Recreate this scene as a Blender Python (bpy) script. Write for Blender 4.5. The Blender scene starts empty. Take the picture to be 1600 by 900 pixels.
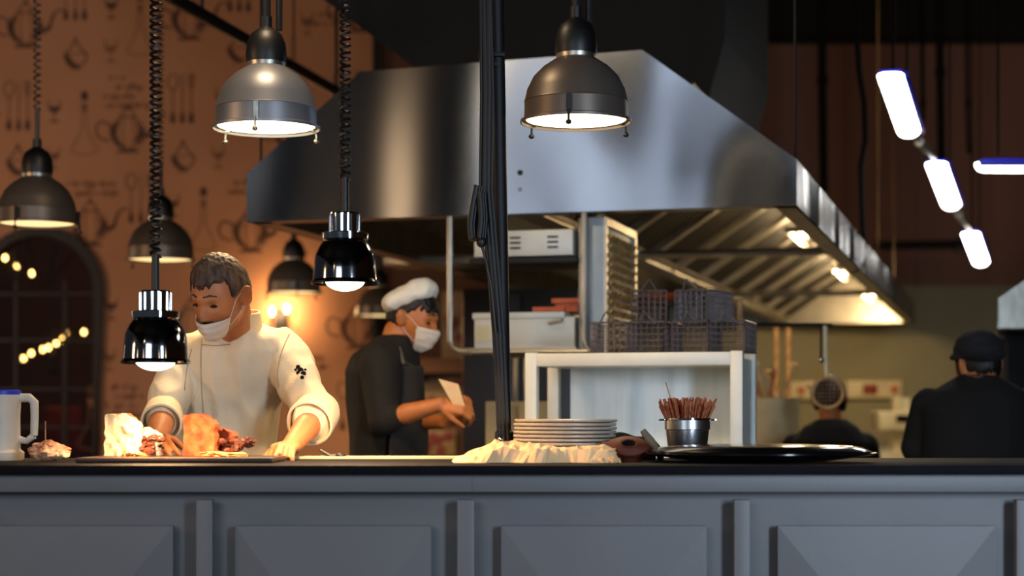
import bpy, bmesh, math, random
from mathutils import Vector, Matrix, noise
random.seed(7)
C = bpy.context.scene.collection
PI = math.pi
F = 2800.0      # focal length in pixels of the 1600 px wide frame
H = 1.20        # eye height
HY = 650.0      # horizon row
# ---------------------------------------------------------------- camera, world, exposure
cam_d = bpy.data.cameras.new('camera'); cam = bpy.data.objects.new('camera', cam_d); C.objects.link(cam)
cam.location = (0, 0, H); cam.rotation_euler = (PI/2, 0, 0)
cam_d.sensor_width = 36; cam_d.lens = 36*F/1600; cam_d.shift_y = (HY-450)/1600
cam_d.clip_start = .05; cam_d.clip_end = 100
cam_d.dof.use_dof = True; cam_d.dof.focus_distance = 5.1; cam_d.dof.aperture_fstop = 2.0
sc = bpy.context.scene
sc.camera = cam
sc.view_settings.view_transform = 'Standard'; sc.view_settings.look = 'None'
sc.view_settings.exposure = 0.0; sc.view_settings.gamma = 1.0; sc.view_settings.use_curve_mapping = False
w = bpy.data.worlds.new('world'); sc.world = w; w.use_nodes = True
w.node_tree.nodes['Background'].inputs[0].default_value = (.34, .40, .48, 1)
w.node_tree.nodes['Background'].inputs[1].default_value = .10

def area_light(name, loc, target, size, size_y, power, col):
    l = bpy.data.lights.new(name, 'AREA'); l.shape = 'RECTANGLE'; l.size = size; l.size_y = size_y
    l.energy = power; l.color = col
    o = bpy.data.objects.new(name, l); C.objects.link(o); o.location = loc
    o.rotation_euler = (Vector(target)-Vector(loc)).to_track_quat('-Z', 'Y').to_euler()
    return o
# the dining room's window behind the camera, then added fill lights
area_light('window_daylight', (-2.3, -1.6, 2.5), (.2, 6, 1.3), 2.2, 1.6, 72, (.84, .90, 1))
area_light('bench_panel_fill', (2.6, -.6, 1.9), (.5, 6.3, 1.3), .6, 1.8, 32, (.66, .82, 1)).data.spread = math.radians(75)  # unseen cool light, added and narrowed to brighten the bench panel
area_light('warm_chef_fill', (-7.8, 2.4, 2.7), (-1.0, 5.5, 1.4), .5, .9, 115, (1, .60, .30))  # unseen warm light added to brighten the chef in white
area_light('capped_chef_fill', (-.75, 5.3, 3.2), (-.85, 6.3, 1.4), .25, .25, 13, (1, .74, .45))  # added overhead, out of view, to light the capped chef
area_light('wallpaper_fill', (-6.3, 9.4, 1.8), (-2.6, 13.2, 1.3), .8, .8, 75, (1, .66, .40))  # off-frame warm light added to lift the patterned wall
area_light('rear_wall_fill', (4.6, 9.5, 3.6), (2.8, 15, 2.0), 1.0, .4, 20, (1, .82, .56))  # unseen light added to brighten the rear kitchen wall

# small warm unseen lights added behind the camera for streaks and glints in metal
for lx, ly, lz in ((-5.6, 1.2, 2.3), (-4.3, -1.0, 2.5), (-2.6, 1.6, 2.6), (-1.5, -.8, 2.3), (1.6, -1.2, 2.5), (3.4, .6, 2.4)):
    l_ = bpy.data.lights.new('glint_light', 'POINT'); l_.energy = 5; l_.color = (1, .74, .46); l_.shadow_soft_size = .07
    o_ = bpy.data.objects.new('glint_light', l_); C.objects.link(o_); o_.location = (lx, ly, lz)
# ---------------------------------------------------------------- helpers
def lin(h):
    v = [int(h[i:i+2], 16)/255 for i in (0, 2, 4)]
    return tuple((c/12.92 if c <= .04045 else ((c+.055)/1.055)**2.4) for c in v)
MATS = {}
def mat(name, hexa, rough=.5, metal=0., emit=0, ehex=None, var=.12, scale=12, bump=0, bscale=60, stretch=None, hex2=None, trans=0, coat=0, bdist=.01, sampling=None, sss=0, spec=None):
    if name in MATS: return MATS[name]
    m = bpy.data.materials.new(name); m.use_nodes = True; nt = m.node_tree; N = nt.nodes; L = nt.links
    b = N['Principled BSDF']; c = lin(hexa)
    tc = N.new('ShaderNodeTexCoord'); mp = N.new('ShaderNodeMapping'); L.new(tc.outputs['Object'], mp.inputs[0])
    if stretch: mp.inputs['Scale'].default_value = stretch
    n = N.new('ShaderNodeTexNoise'); n.inputs['Scale'].default_value = scale; n.inputs['Detail'].default_value = 4
    L.new(mp.outputs[0], n.inputs['Vector'])
    cr = N.new('ShaderNodeValToRGB'); cr.color_ramp.elements[0].position = .35; cr.color_ramp.elements[1].position = .65
    c2 = lin(hex2) if hex2 else tuple(x*(1-var) for x in c)
    c1 = c if hex2 else tuple(min(1, x*(1+var)) for x in c)
    cr.color_ramp.elements[0].color = (*c2, 1); cr.color_ramp.elements[1].color = (*c1, 1)
    L.new(n.outputs[0], cr.inputs[0]); L.new(cr.outputs[0], b.inputs['Base Color'])
    b.inputs['Roughness'].default_value = rough; b.inputs['Metallic'].default_value = metal
    if spec is not None: b.inputs['Specular IOR Level'].default_value = spec
    if coat: b.inputs['Coat Weight'].default_value = coat
    if trans: b.inputs['Transmission Weight'].default_value = trans
    if sss:
        b.inputs['Subsurface Weight'].default_value = sss; b.inputs['Subsurface Radius'].default_value = (.02, .008, .004)
        b.inputs['Subsurface Scale'].default_value = .4
    if bump:
        n2 = N.new('ShaderNodeTexNoise'); n2.inputs['Scale'].default_value = bscale; n2.inputs['Detail'].default_value = 0 if bdist > .02 else 3
        L.new(mp.outputs[0], n2.inputs['Vector'])
        bp = N.new('ShaderNodeBump'); bp.inputs['Strength'].default_value = bump; bp.inputs['Distance'].default_value = bdist
        L.new(n2.outputs[0], bp.inputs['Height']); L.new(bp.outputs[0], b.inputs['Normal'])
    if emit:
        b.inputs['Emission Color'].default_value = (*lin(ehex or hexa), 1); b.inputs['Emission Strength'].default_value = emit
        if sampling: m.cycles.emission_sampling = sampling
    MATS[name] = m
    return m

def P(px, py, D): return Vector(((px-800)*D/F, D, H+(HY-py)*D/F))
KU = Vector((.9638, -.2668, 0)); KV = Vector((.2668, .9638, 0)); KL = Vector((-1.095, 7.392, 0))
def K(u, v, z=0): return KL+KU*u+KV*v+Vector((0, 0, z))
def KP(px, py, v):
    t = (px-800)/F
    u = (t*(KL.y+v*KV.y)-KL.x-v*KV.x)/(KU.x-t*KU.y)
    p = K(u, v, 0); p.z = H+(HY-py)*p.y/F
    return p
def ku(px, v):
    t = (px-800)/F
    return (t*(KL.y+v*KV.y)-KL.x-v*KV.x)/(KU.x-t*KU.y)
KM = Matrix(((KU.x, KV.x, 0, KL.x), (KU.y, KV.y, 0, KL.y), (0, 0, 1, 0), (0, 0, 0, 1)))
KROT = math.atan2(KU.y, KU.x)

class MB:
    def __init__(s): s.bm = bmesh.new(); s.mi = 0
    def _add(s, verts, faces):
        vs = [s.bm.verts.new(v) for v in verts]
        for f in faces:
            try: fc = s.bm.faces.new([vs[i] for i in f]); fc.material_index = s.mi
            except ValueError: pass
        return vs
    def box(s, c, size, M=None, bev=0):
        c = Vector(c); hx, hy, hz = [x/2 for x in size]
        b2 = bmesh.new(); bmesh.ops.create_cube(b2, size=1, matrix=Matrix.Diagonal((size[0], size[1], size[2], 1)))
        if bev: bmesh.ops.bevel(b2, geom=b2.edges[:], offset=bev, segments=2, profile=.6, affect='EDGES')
        R = (M or Matrix.Identity(4))
        off = len(s.bm.verts)
        idx = {}
        vs = []
        for i, v in enumerate(b2.verts):
            idx[v] = i; vs.append(c+(R.to_3x3() @ v.co))
        s._add(vs, [[idx[v] for v in f.verts] for f in b2.faces]); b2.free(); return s
    def kbox(s, u0, u1, v0, v1, z0, z1, bev=0):
        c = K((u0+u1)/2, (v0+v1)/2, (z0+z1)/2)
        return s.box(c, (u1-u0, v1-v0, z1-z0), Matrix.Rotation(KROT, 4, 'Z'), bev)
    def tube(s, pts, r, n=8, caps=True):
        pts = [Vector(p) for p in pts]
        rs = r if isinstance(r, (list, tuple)) else [r]*len(pts)
        t = (pts[1]-pts[0]).normalized()
        a = t.cross(Vector((0, 0, 1)))
        if a.length < .05: a = t.cross(Vector((1, 0, 0)))
        a.normalize(); vs = []; m = len(pts)
        for i, p in enumerate(pts):
            if i == 0: t = (pts[1]-pts[0])
            elif i == m-1: t = (pts[-1]-pts[-2])
            else: t = (pts[i+1]-pts[i-1])
            t.normalize()
            a = (a-t*a.dot(t)); a.normalize(); b = t.cross(a)
            for k in range(n):
                an = 2*PI*k/n; vs.append(p+(a*math.cos(an)+b*math.sin(an))*rs[i])
        fs = []
        for i in range(m-1):
            for k in range(n):
                k2 = (k+1) % n; fs.append((i*n+k, i*n+k2, (i+1)*n+k2, (i+1)*n+k))
        if caps: fs.append(tuple(range(n-1, -1, -1))); fs.append(tuple((m-1)*n+k for k in range(n)))
        s._add(vs, fs); return s
    def lathe(s, prof, c=(0, 0, 0), n=40, R=None, close=False, sx=1, sy=1):
        c = Vector(c); vs = []; m = len(prof)
        for (r, z) in prof:
            for k in range(n):
                an = 2*PI*k/n; v = Vector((r*math.cos(an)*sx, r*math.sin(an)*sy, z))
                if R: v = R @ v
                vs.append(c+v)
        fs = []
        for i in range(m-1 if not close else m):
            j = (i+1) % m
            for k in range(n):
                k2 = (k+1) % n; fs.append((i*n+k, i*n+k2, j*n+k2, j*n+k))
        if not close:
            if prof[0][0] > 1e-6: fs.append(tuple(range(n-1, -1, -1)))
            if prof[-1][0] > 1e-6: fs.append(tuple((m-1)*n+k for k in range(n)))
        s._add(vs, fs)
        return s
    def shell(s, prof, th=.004, **kw):
        # a lathe of the outline and its inner offset: an open vessel with thickness
        inner = [(max(0, r-th), z) for r, z in reversed(prof)]
        return s.lathe(prof+inner, close=True, **kw)
    def ell(s, c, r, R=None, n=20):
        prof = [(math.sin(PI*i/n), -math.cos(PI*i/n)) for i in range(n+1)]
        c = Vector(c); vs = []; m = n*2
        for (q, z) in prof:
            for k in range(m):
                an = 2*PI*k/m; v = Vector((q*math.cos(an)*r[0], q*math.sin(an)*r[1], z*r[2]))
                if R: v = R @ v
                vs.append(c+v)
        fs = []
        for i in range(n):
            for k in range(m):
                k2 = (k+1) % m; fs.append((i*m+k, i*m+k2, (i+1)*m+k2, (i+1)*m+k))
        s._add(vs, fs); return s
    def prism(s, poly, d):
        d = Vector(d); n = len(poly); poly = [Vector(p) for p in poly]
        s._add(poly+[p+d for p in poly], [tuple(range(n-1, -1, -1)), tuple(range(n, 2*n))]+[(i, (i+1) % n, n+(i+1) % n, n+i) for i in range(n)])
        return s
    def grid(s, fn, nu, nv):
        vs = [fn(i/nu, j/nv) for j in range(nv+1) for i in range(nu+1)]
        fs = [(j*(nu+1)+i, j*(nu+1)+i+1, (j+1)*(nu+1)+i+1, (j+1)*(nu+1)+i) for j in range(nv) for i in range(nu)]
        s._add(vs, fs); return s
    def loft(s, secs, n=28):
        # secs: (centre, right vector, forward vector, half width, half depth)
        vs = []
        for c, r, f, a, b in secs:
            for k in range(n):
                an = 2*PI*k/n; ca, sa = math.cos(an), math.sin(an)
                q = .88
                vs.append(Vector(c)+r*(a*math.copysign(abs(ca)**q, ca))+f*(b*math.copysign(abs(sa)**q, sa)))
        m = len(secs); fs = []
        for i in range(m-1):
            for k in range(n):
                k2 = (k+1) % n; fs.append((i*n+k, i*n+k2, (i+1)*n+k2, (i+1)*n+k))
        fs.append(tuple(range(n-1, -1, -1))); fs.append(tuple((m-1)*n+k for k in range(n)))
        s._add(vs, fs); return s
    def cap(s, pts, rs):
        # a chain of tapered capsules (for organic unions)
        pts = [Vector(p) for p in pts]
        s.tube(pts, list(rs), n=14)
        for p, r in zip(pts, rs): s.ell(p, (r*1.01,)*3, n=10)
        return s

def put(name, me, parent=None):
    o = bpy.data.objects.new(name, me); C.objects.link(o)
    if parent: o.parent = parent
    return o
def wm(p):
    m = Matrix.Translation(p.location) @ p.rotation_euler.to_matrix().to_4x4()
    return wm(p.parent) @ m if p.parent else m
def obj(name, mb, m, parent=None, world=True, smooth=True, angle=35, solid=0):
    bm = mb.bm if isinstance(mb, MB) else mb
    bmesh.ops.recalc_face_normals(bm, faces=bm.faces[:])
    org = None
    if parent is not None and world: bmesh.ops.transform(bm, matrix=wm(parent).inverted(), verts=bm.verts[:])
    if parent is None and world:
        xs = [v.co for v in bm.verts]
        org = Vector(((min(v.x for v in xs)+max(v.x for v in xs))/2, (min(v.y for v in xs)+max(v.y for v in xs))/2, min(v.z for v in xs)))
        bmesh.ops.translate(bm, vec=-org, verts=bm.verts[:])
    if smooth:
        for f in bm.faces: f.smooth = True
        ca = math.radians(angle)
        for e in bm.edges:
            if len(e.link_faces) == 2 and e.calc_face_angle(0) > ca: e.smooth = False
    me = bpy.data.meshes.new(name); bm.to_mesh(me); bm.free()
    for x in (m if isinstance(m, (list, tuple)) else [m]): me.materials.append(x)
    o = put(name, me, parent)
    if org is not None: o.location = org
    if solid:
        md = o.modifiers.new('thickness', 'SOLIDIFY'); md.thickness = solid; md.offset = 0
    return o
def tag(o, label=None, cat=None, group=None, kind=None):
    if label: o['label'] = label
    if cat: o['category'] = cat
    if group: o['group'] = group
    if kind: o['kind'] = kind
    return o
def thing(name, label, cat, loc=(0, 0, 0), rotz=0, group=None):
    o = bpy.data.objects.new(name, None); C.objects.link(o); o.empty_display_size = .1
    o.location = loc; o.rotation_euler = (0, 0, rotz)
    return tag(o, label, cat, group)
def dup(root, loc, rotz=None, label=None, group=None):
    r = root.copy(); C.objects.link(r); r.location = loc
    if rotz is not None: r.rotation_euler = (0, 0, rotz)
    if label: r['label'] = label
    if group: r['group'] = group
    for ch in list(root.children):
        c = ch.copy(); C.objects.link(c); c.parent = r
        for g in ch.children:
            d = g.copy(); C.objects.link(d); d.parent = c
    return r
def struct(name, mb, m, **kw): return tag(obj(name, mb, m, **kw), kind='structure')
def helix(p0, p1, r, turns, n=10):
    p0 = Vector(p0); p1 = Vector(p1); out = []; N = int(turns*n)
    for i in range(N+1):
        t = i/N; a = 2*PI*turns*t; p = p0.lerp(p1, t)
        out.append(p+Vector((math.cos(a)*r, math.sin(a)*r, 0)))
    return out
def organic(name, mb, m, parent, voxel=.005, it=6, fn=None, fac=.5):
    # overlapping solids -> one continuous skin
    bm = mb.bm; bmesh.ops.recalc_face_normals(bm, faces=bm.faces[:])
    me = bpy.data.meshes.new('tmp'); bm.to_mesh(me); bm.free()
    o = bpy.data.objects.new('tmp', me); C.objects.link(o)
    r = o.modifiers.new('r', 'REMESH'); r.mode = 'VOXEL'; r.voxel_size = voxel; r.adaptivity = 0
    s = o.modifiers.new('s', 'SMOOTH'); s.iterations = it; s.factor = fac
    dg = bpy.context.evaluated_depsgraph_get(); dg.update()
    m2 = bpy.data.meshes.new_from_object(o.evaluated_get(dg)); bpy.data.objects.remove(o)
    b = bmesh.new(); b.from_mesh(m2); bpy.data.meshes.remove(m2)
    if fn:
        b.normal_update()
        new = [(v, fn(v.co, v.normal)) for v in b.verts]
        for v, p in new: v.co = p
    w = MB(); w.bm.free(); w.bm = b
    return obj(name, w, m, parent, angle=80)

# ---------------------------------------------------------------- materials
M_steel = mat('brushed_steel', '70767F', .235, 1, var=.10, scale=3, bump=1.0, bscale=1.5, stretch=(1, 1, .5), bdist=.20)
_nt = M_steel.node_tree; _tg = _nt.nodes.new('ShaderNodeTangent'); _tg.direction_type = 'RADIAL'; _tg.axis = 'Z'
_b = _nt.nodes['Principled BSDF']; _b.inputs['Anisotropic'].default_value = .6; _b.inputs['Anisotropic Rotation'].default_value = .25; _nt.links.new(_tg.outputs[0], _b.inputs['Tangent'])
M_steel_w = mat('worn_steel', 'B9B4A8', .38, 1, var=.15, scale=6, bump=.1, bscale=30)
M_chrome = mat('chrome', 'C8CCD0', .06, 1, var=.03)
M_dchrome = mat('dark_chrome', '84868C', .09, 1, var=.08)
M_black = mat('black_plastic', '0C0C0E', .45, var=.1)
M_cable = mat('black_rubber', '0A0A0B', .8, spec=.1)
M_blackm = mat('black_iron', '121116', .55, .3, var=.15)
M_shade = mat('grey_lamp_enamel', '8C8C92', .42, .6, var=.18, scale=3, stretch=(1, 1, .3))
M_shade_b = mat('weathered_lamp_enamel', '6A6058', .42, .6, var=.2, scale=3, stretch=(1, 1, .3))
M_lens = mat('lamp_lens', 'FFF3D8', .3, emit=6, ehex='FFE9BE', sampling='NONE')
M_lens2 = mat('warm_lamp_lens', 'FFE9C0', .3, emit=1.6, ehex='FFD795', sampling='NONE')
M_bulb = mat('heat_bulb', 'FFF7E8', .3, emit=9, ehex='FFF2DA', sampling='NONE')
M_tube = mat('tube_diffuser', 'FFFFFF', .3, emit=14, ehex='FFFBEF')
M_blue = mat('blue_fringe_colour', '1426C8', .4, var=.1)  # blue fringe of the tubes, put into colour
M_paint = mat('grey_counter_paint', '68686B', .48, var=.06, scale=2.5, bump=.04, bscale=40)
M_ctop = mat('dark_counter_slab', '0B0A12', .7, var=.2, scale=30, spec=.12)
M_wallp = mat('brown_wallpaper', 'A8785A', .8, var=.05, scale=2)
M_ink = mat('wallpaper_ink', '4A3026', .85, var=.25, scale=9)
M_ink2 = mat('wallpaper_ink_faint', '74503C', .85, var=.15, scale=9)
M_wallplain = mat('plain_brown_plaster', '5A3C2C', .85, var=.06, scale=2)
M_wallk = mat('olive_kitchen_wall', '8C8566', .6, var=.08, scale=1.2)
M_wallk2 = mat('brown_panelled_wall', '7E5648', .75, var=.12, scale=1.2, stretch=(3, 3, .3))
M_ceil = mat('black_ceiling', '0B0A0A', .9)
M_floor = mat('dark_tile_floor', '2A2522', .5, var=.2)
M_skin = mat('skin_tan', 'C07A4C', .5, var=.08, scale=25, sss=.1)
M_skin2 = mat('skin_brown', 'C0743F', .5, var=.08, scale=25, sss=.1)
M_white = mat('white_cotton', 'F0DDBC', .85, var=.04, scale=8, bump=.12, bscale=180)
M_maskm = mat('mask_fabric', 'E2D6C6', .85, var=.05)
M_hair = mat('greying_hair', '2C1C16', .6, hex2='5C4638', scale=60, stretch=(1, 1, .25))
M_hairb = mat('black_hair', '0D0A09', .55, var=.3, scale=80)
M_dark = mat('black_cotton', '15120F', .85, var=.2, scale=8, bump=.2, bscale=120)
M_charcoal = mat('charcoal_cloth', '100E0F', .9, var=.2, scale=6)
M_capg = mat('dark_grey_wool', '1E1D22', .9, var=.2, scale=60)
M_eye = mat('eye_dark', '1A0E0A', .2)
M_paper = mat('wrapping_paper', 'F2D2A2', .8, hex2='E6B98A', scale=9, bump=.3, bscale=25)
M_plate = mat('grey_stoneware', 'B0A89A', .35, var=.1, scale=20)
M_terra = mat('terracotta', '541F0A', .7, var=.2, scale=14)
M_skew = mat('dried_red_brown', '8A3A20', .7, hex2='B0704A', scale=80)
M_bread = mat('toasted_bread', 'F0B878', .75, hex2='D98A4E', scale=22, bump=.3, bscale=60)
M_crumb = mat('bread_crumb', 'FFF0D0', .8, hex2='F6D9A6', scale=20, bump=.2, bscale=80)
M_meat = mat('browned_meat', '6A2A10', .5, hex2='30100A', scale=45, bump=.8, bscale=60)
M_jug = mat('milky_plastic', 'D6CDBD', .4, var=.04, sss=.2)
M_bluelid = mat('blue_lid', '1430C0', .4)
M_wire = mat('dark_wire', '86828A', .35, .8, var=.2)
M_wood = mat('pale_wood', 'C79F6A', .6, hex2='9A6E40', scale=30)
M_cream = mat('cream_enamel', 'D8CBA0', .45, var=.06)
M_red = mat('red_chair_leather', '8A2416', .5, var=.15)
M_glassd = mat('dark_window_glass', 'B8B4AC', .03, trans=1, var=.02)
M_panelw = mat('streaked_pale_panel', 'E6F0F4', .45, .0, hex2='C4D2D8', scale=7, stretch=(2.5, 2.5, .18), bump=.1, bscale=20)
M_benchm = mat('pale_bench_steel', 'D0D2CC', .42, .25, var=.08, scale=5)
M_copper = mat('orange_enamel', 'C25A2C', .4, var=.15)

# ---------------------------------------------------------------- room
YL, YR = 13.2, 16.0
struct('floor', MB().box((0, 6, -.05), (18, 24, .1)), M_floor)
struct('ceiling', MB().box((0, 6, 4.85), (18, 24, .1)), M_ceil)
XE = -1.01       # where the patterned wall stops
# arched opening in the patterned wall
AC = P(62, 455, YL).x; AR = .44; AZ = P(0, 455, YL).z; AB = .55
def arch_pts(r, zc, n=24): return [(AC-r*math.cos(PI*i/n), zc+r*math.sin(PI*i/n)) for i in range(n+1)]
mb = MB()
x0, x1, zt = -8.0, XE, 4.8
ap = arch_pts(AR, AZ); y = YL
def v3(q, yy=None): return Vector((q[0], y if yy is None else yy, q[1]))
for i in range(len(ap)-1):
    a, b = ap[i], ap[i+1]
    mb._add([v3(a), v3(b), Vector((b[0], y, zt)), Vector((a[0], y, zt))], [(0, 1, 2, 3)])
mb._add([Vector((x0, y, 0)), Vector((AC-AR, y, 0)), Vector((AC-AR, y, zt)), Vector((x0, y, zt))], [(0, 1, 2, 3)])
mb._add([Vector((AC+AR, y, 0)), Vector((x1, y, 0)), Vector((x1, y, zt)), Vector((AC+AR, y, zt))], [(0, 1, 2, 3)])
mb._add([Vector((AC-AR, y, 0)), Vector((AC+AR, y, 0)), Vector((AC+AR, y, AB)), Vector((AC-AR, y, AB))], [(0, 1, 2, 3)])
full = [(AC-AR, AB)]+ap+[(AC+AR, AB)]
for i in range(len(full)-1):   # reveal of the opening
    a, b = full[i], full[i+1]; mb._add([v3(a), v3(b), v3(b, y+.18), v3(a, y+.18)], [(0, 1, 2, 3)])
# printed motifs of the wallpaper: thin ink strokes lying on the wall face
S = YL/F
def W(px, py): return (( px-800)*S, H+(HY-py)*S)
lay = [0]
def stroke(pts, w, mi=1):
    mb.mi = mi; lay[0] += 1; yy = YL-.0015-.00003*(lay[0] % 30); n = len(pts)
    ws = w if isinstance(w, (list, tuple)) else [w]*n
    L_, R_ = [], []
    for i in range(n):
        a = Vector(pts[max(0, i-1)]); b = Vector(pts[min(n-1, i+1)]); d = b-a
        if d.length < 1e-9: d = Vector((1, 0))
        d.normalize(); q = Vector((-d.y, d.x))*ws[i]/2; p = Vector(pts[i]); L_.append(p+q); R_.append(p-q)
    vs = [Vector((p.x, yy, p.y)) for p in L_]+[Vector((p.x, yy, p.y)) for p in R_]
    mb._add(vs, [(i, i+1, n+i+1, n+i) for i in range(n-1)]); mb.mi = 0
def fill(pts, mi=1):
    mb.mi = mi; lay[0] += 1; yy = YL-.0012-.00003*(lay[0] % 30)
    mb._add([Vector((p[0], yy, p[1])) for p in pts], [tuple(range(len(pts)))]); mb.mi = 0
def curve(pts, k=6):
    out = []; n = len(pts)
    for i in range(n-1):
        p0, p1, p2, p3 = pts[max(0, i-1)], pts[i], pts[i+1], pts[min(n-1, i+2)]
        for j in range(k):
            t = j/k
            out.append(tuple(.5*((2*p1[a])+(-p0[a]+p2[a])*t+(2*p0[a]-5*p1[a]+4*p2[a]-p3[a])*t*t+(-p0[a]+3*p1[a]-3*p2[a]+p3[a])*t**3) for a in (0, 1)))
    out.append(tuple(pts[-1])); return out
def mot(cx, cy, sc_, pts): return [((cx+sc_*x-800)*S, H+(HY-cy+sc_*y_)*S) for x, y_ in pts]
def teapot(cx, cy, k=1.0, mi=1):
    body = [(-28, 8), (-26, -8), (-16, -22), (0, -27), (16, -22), (26, -8), (24, 8), (12, 20), (0, 24), (-12, 20), (-28, 8)]
    stroke(mot(cx, cy, k, curve(body)), 2.2*S*k, mi)
    fill(mot(cx, cy, k, curve([(-27, 6), (-25, -9), (-15, -22), (-6, -24), (-16, -10), (-17, 4), (-12, 16), (-22, 12)])[:-3]), mi)
    fill(mot(cx, cy, k, curve([(10, -20), (20, -14), (25, 0), (20, 8), (12, 16), (16, 2), (12, -10)])), mi)
    stroke(mot(cx, cy, k, curve([(-4, -24), (-9, 0), (-4, 22)])), 1.4*S, mi)
    stroke(mot(cx, cy, k, curve([(6, -25), (10, 0), (5, 22)])), 1.4*S, mi)
    stroke(mot(cx, cy, k, curve([(-14, 20), (-8, 30), (0, 36), (8, 30), (13, 20)])), 2.4*S, mi)
    fill(mot(cx, cy, k, [(-3, 35), (3, 35), (3, 42), (-3, 42)]), mi)
    stroke(mot(cx, cy, k, curve([(-27, 10), (-42, 16), (-50, 4), (-44, -10), (-28, -14)])), 3*S*k, mi)
    stroke(mot(cx, cy, k, curve([(24, -8), (36, -2), (42, 14), (48, 24), (60, 26)])), [7*S*k]*8+[4.5*S*k]*8+[3*S*k]*9, mi)
    stroke(mot(cx, cy, k, [(-18, -31), (18, -31)]), 4*S*k, mi)
    stroke(mot(cx, cy, k, [(-10, -27), (10, -27)]), 3*S*k, mi)
def bowl(cx, cy, k=1.0, mi=1):
    stroke(mot(cx, cy, k, curve([(-18, 0), (-12, -14), (0, -18), (12, -14), (18, 0), (8, 10), (0, 22), (-8, 10), (-18, 0)])), 2.5*S*k, mi)
    fill(mot(cx, cy, k, curve([(-18, 0), (-12, -14), (0, -18), (6, -17), (-4, -10), (-10, 0)])), mi)
    stroke(mot(cx, cy, k, [(-15, 2), (15, 2)]), 1.5*S, mi); fill(mot(cx, cy, k, [(-2, 20), (2, 20), (2, 28), (-2, 28)]), mi)
    stroke(mot(cx, cy, k, [(-8, -21), (8, -21)]), 3*S, mi)
def spoon(cx, y0, y1, mi=1):
    h = y1-y0
    stroke(mot(cx, y0+h*.16, 1, curve([(0, 12), (-7, 6), (-7, -6), (0, -14), (7, -6), (7, 6), (0, 12)])), 2*S, mi)
    stroke(mot(cx, y0, 1, [(0, -h*.32), (0, -h*.75)]), 1.6*S, mi)
    fill(mot(cx, y0, 1, curve([(0, -h*.72), (-4, -h*.9), (-3, -h), (3, -h), (4, -h*.9), (0, -h*.72)])), mi)
def fork(cx, y0, y1, mi=1):
    h = y1-y0
    for dx in (-4, -1.3, 1.3, 4): stroke(mot(cx, y0, 1, [(dx, 0), (dx, -h*.2)]), 1.1*S, mi)
    stroke(mot(cx, y0, 1, curve([(-4, -h*.2), (0, -h*.3), (4, -h*.2)])), 2*S, mi)
    stroke(mot(cx, y0, 1, [(0, -h*.28), (0, -h*.75)]), 1.6*S, mi)
    fill(mot(cx, y0, 1, curve([(0, -h*.72), (-4, -h*.9), (-3, -h), (3, -h), (4, -h*.9), (0, -h*.72)])), mi)
def knife(cx, y0, y1, mi=1):
    h = y1-y0
    stroke(mot(cx, y0, 1, [(0, 0), (1, -h*.5)]), 2.4*S, 2); stroke(mot(cx, y0, 1, [(0, -h*.5), (0, -h*.75)]), 1.6*S, mi)
    fill(mot(cx, y0, 1, curve([(0, -h*.7), (-3.5, -h*.9), (-3, -h), (3, -h), (3.5, -h*.9), (0, -h*.7)])), mi)
def goblet(cx, cy, k=1, mi=1):
    stroke(mot(cx, cy, k, curve([(-9, 16), (-8, 2), (0, -4), (8, 2), (9, 16)])), 2*S, mi)
    fill(mot(cx, cy, k, curve([(-8, 6), (-6, 0), (0, -4), (6, 0), (8, 6)])), mi)
    stroke(mot(cx, cy, k, [(0, -4), (0, -16)]), 1.8*S, mi); stroke(mot(cx, cy, k, [(-7, -18), (7, -18)]), 3*S, mi)
def flask(cx, y0, mi=1):
    fill(mot(cx, y0, 1, [(6*math.cos(a*PI/6), 8*math.sin(a*PI/6)) for a in range(12)]), 1)
    fill(mot(cx, y0, 1, [(-6, -12), (6, -12), (3, -26), (-3, -26)]), 2)
    stroke(mot(cx, y0, 1, curve([(-4, -26), (-4, -50), (-14, -72), (-20, -86), (0, -92), (20, -86), (14, -72), (4, -50), (4, -26)])), 1.6*S, 2)
def writing(cx, cy, rows, seed):
    rr = random.Random(seed)
    for k, (dx, wd) in enumerate(rows):
        x = cx+dx; yb = cy+k*14.5; end = x+wd; pts = []
        while x < end:
            g = rr.choice('leoncup  ')
            if g == ' ':
                if len(pts) > 3: stroke([W(*p) for p in curve(pts, 3)], 1.5*S, 2)
                pts = []; x += 4; continue
            hh = 9 if g in 'l' else 4.5
            dd = 5 if g == 'p' else 0
            pts += [(x, yb+dd), (x+2.0, yb-hh), (x+.8, yb-hh*.8), (x+1.6, yb)]; x += rr.uniform(3.2, 4.6)
        if len(pts) > 3: stroke([W(*p) for p in curve(pts, 3)], 1.5*S, 2)
for a in ((40, 42), (296, 30), (562, 18), (200, 206), (141, 352), (392, 362), (560, 512), (455, 205), (-60, 205), (-112, 355)): teapot(*a)
teapot(300, 505)
for a in ((118, 86), (373, 76), (286, 246), (28, 252), (460, 395), (540, 255), (150, -70)): bowl(*a)
for x, y0, y1 in ((103, -45, 31), (359, -58, 18), (14, 126, 203), (270, 115, 192), (205, 270, 348), (535, 596, 672), (-50, 126, 203), (530, 110, 188)):
    spoon(x, y0, y1); knife(x+15, y0, y1)
    if x != 535: fork(x+29, y0, y1)
for a in ((173, 78, 1, 2), (85, 172), (174, 10), (341, 244, 1, 2), (84, 245, 1, 2), (347, 155), (174, 480), (270, 320), (171, 560, 1, 2), (480, 35, 1, 2), (600, 420, 1, 2)): goblet(*a)
for a in ((132, 150), (318, 300), (219, -5), (475, 115), (142, 610), (250, 470)): flask(*a)
writing(165, 124, [(5, 40), (12, 50), (-4, 52), (0, 72)], 3); writing(105, 290, [(0, 74), (12, 68)], 5)
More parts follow.
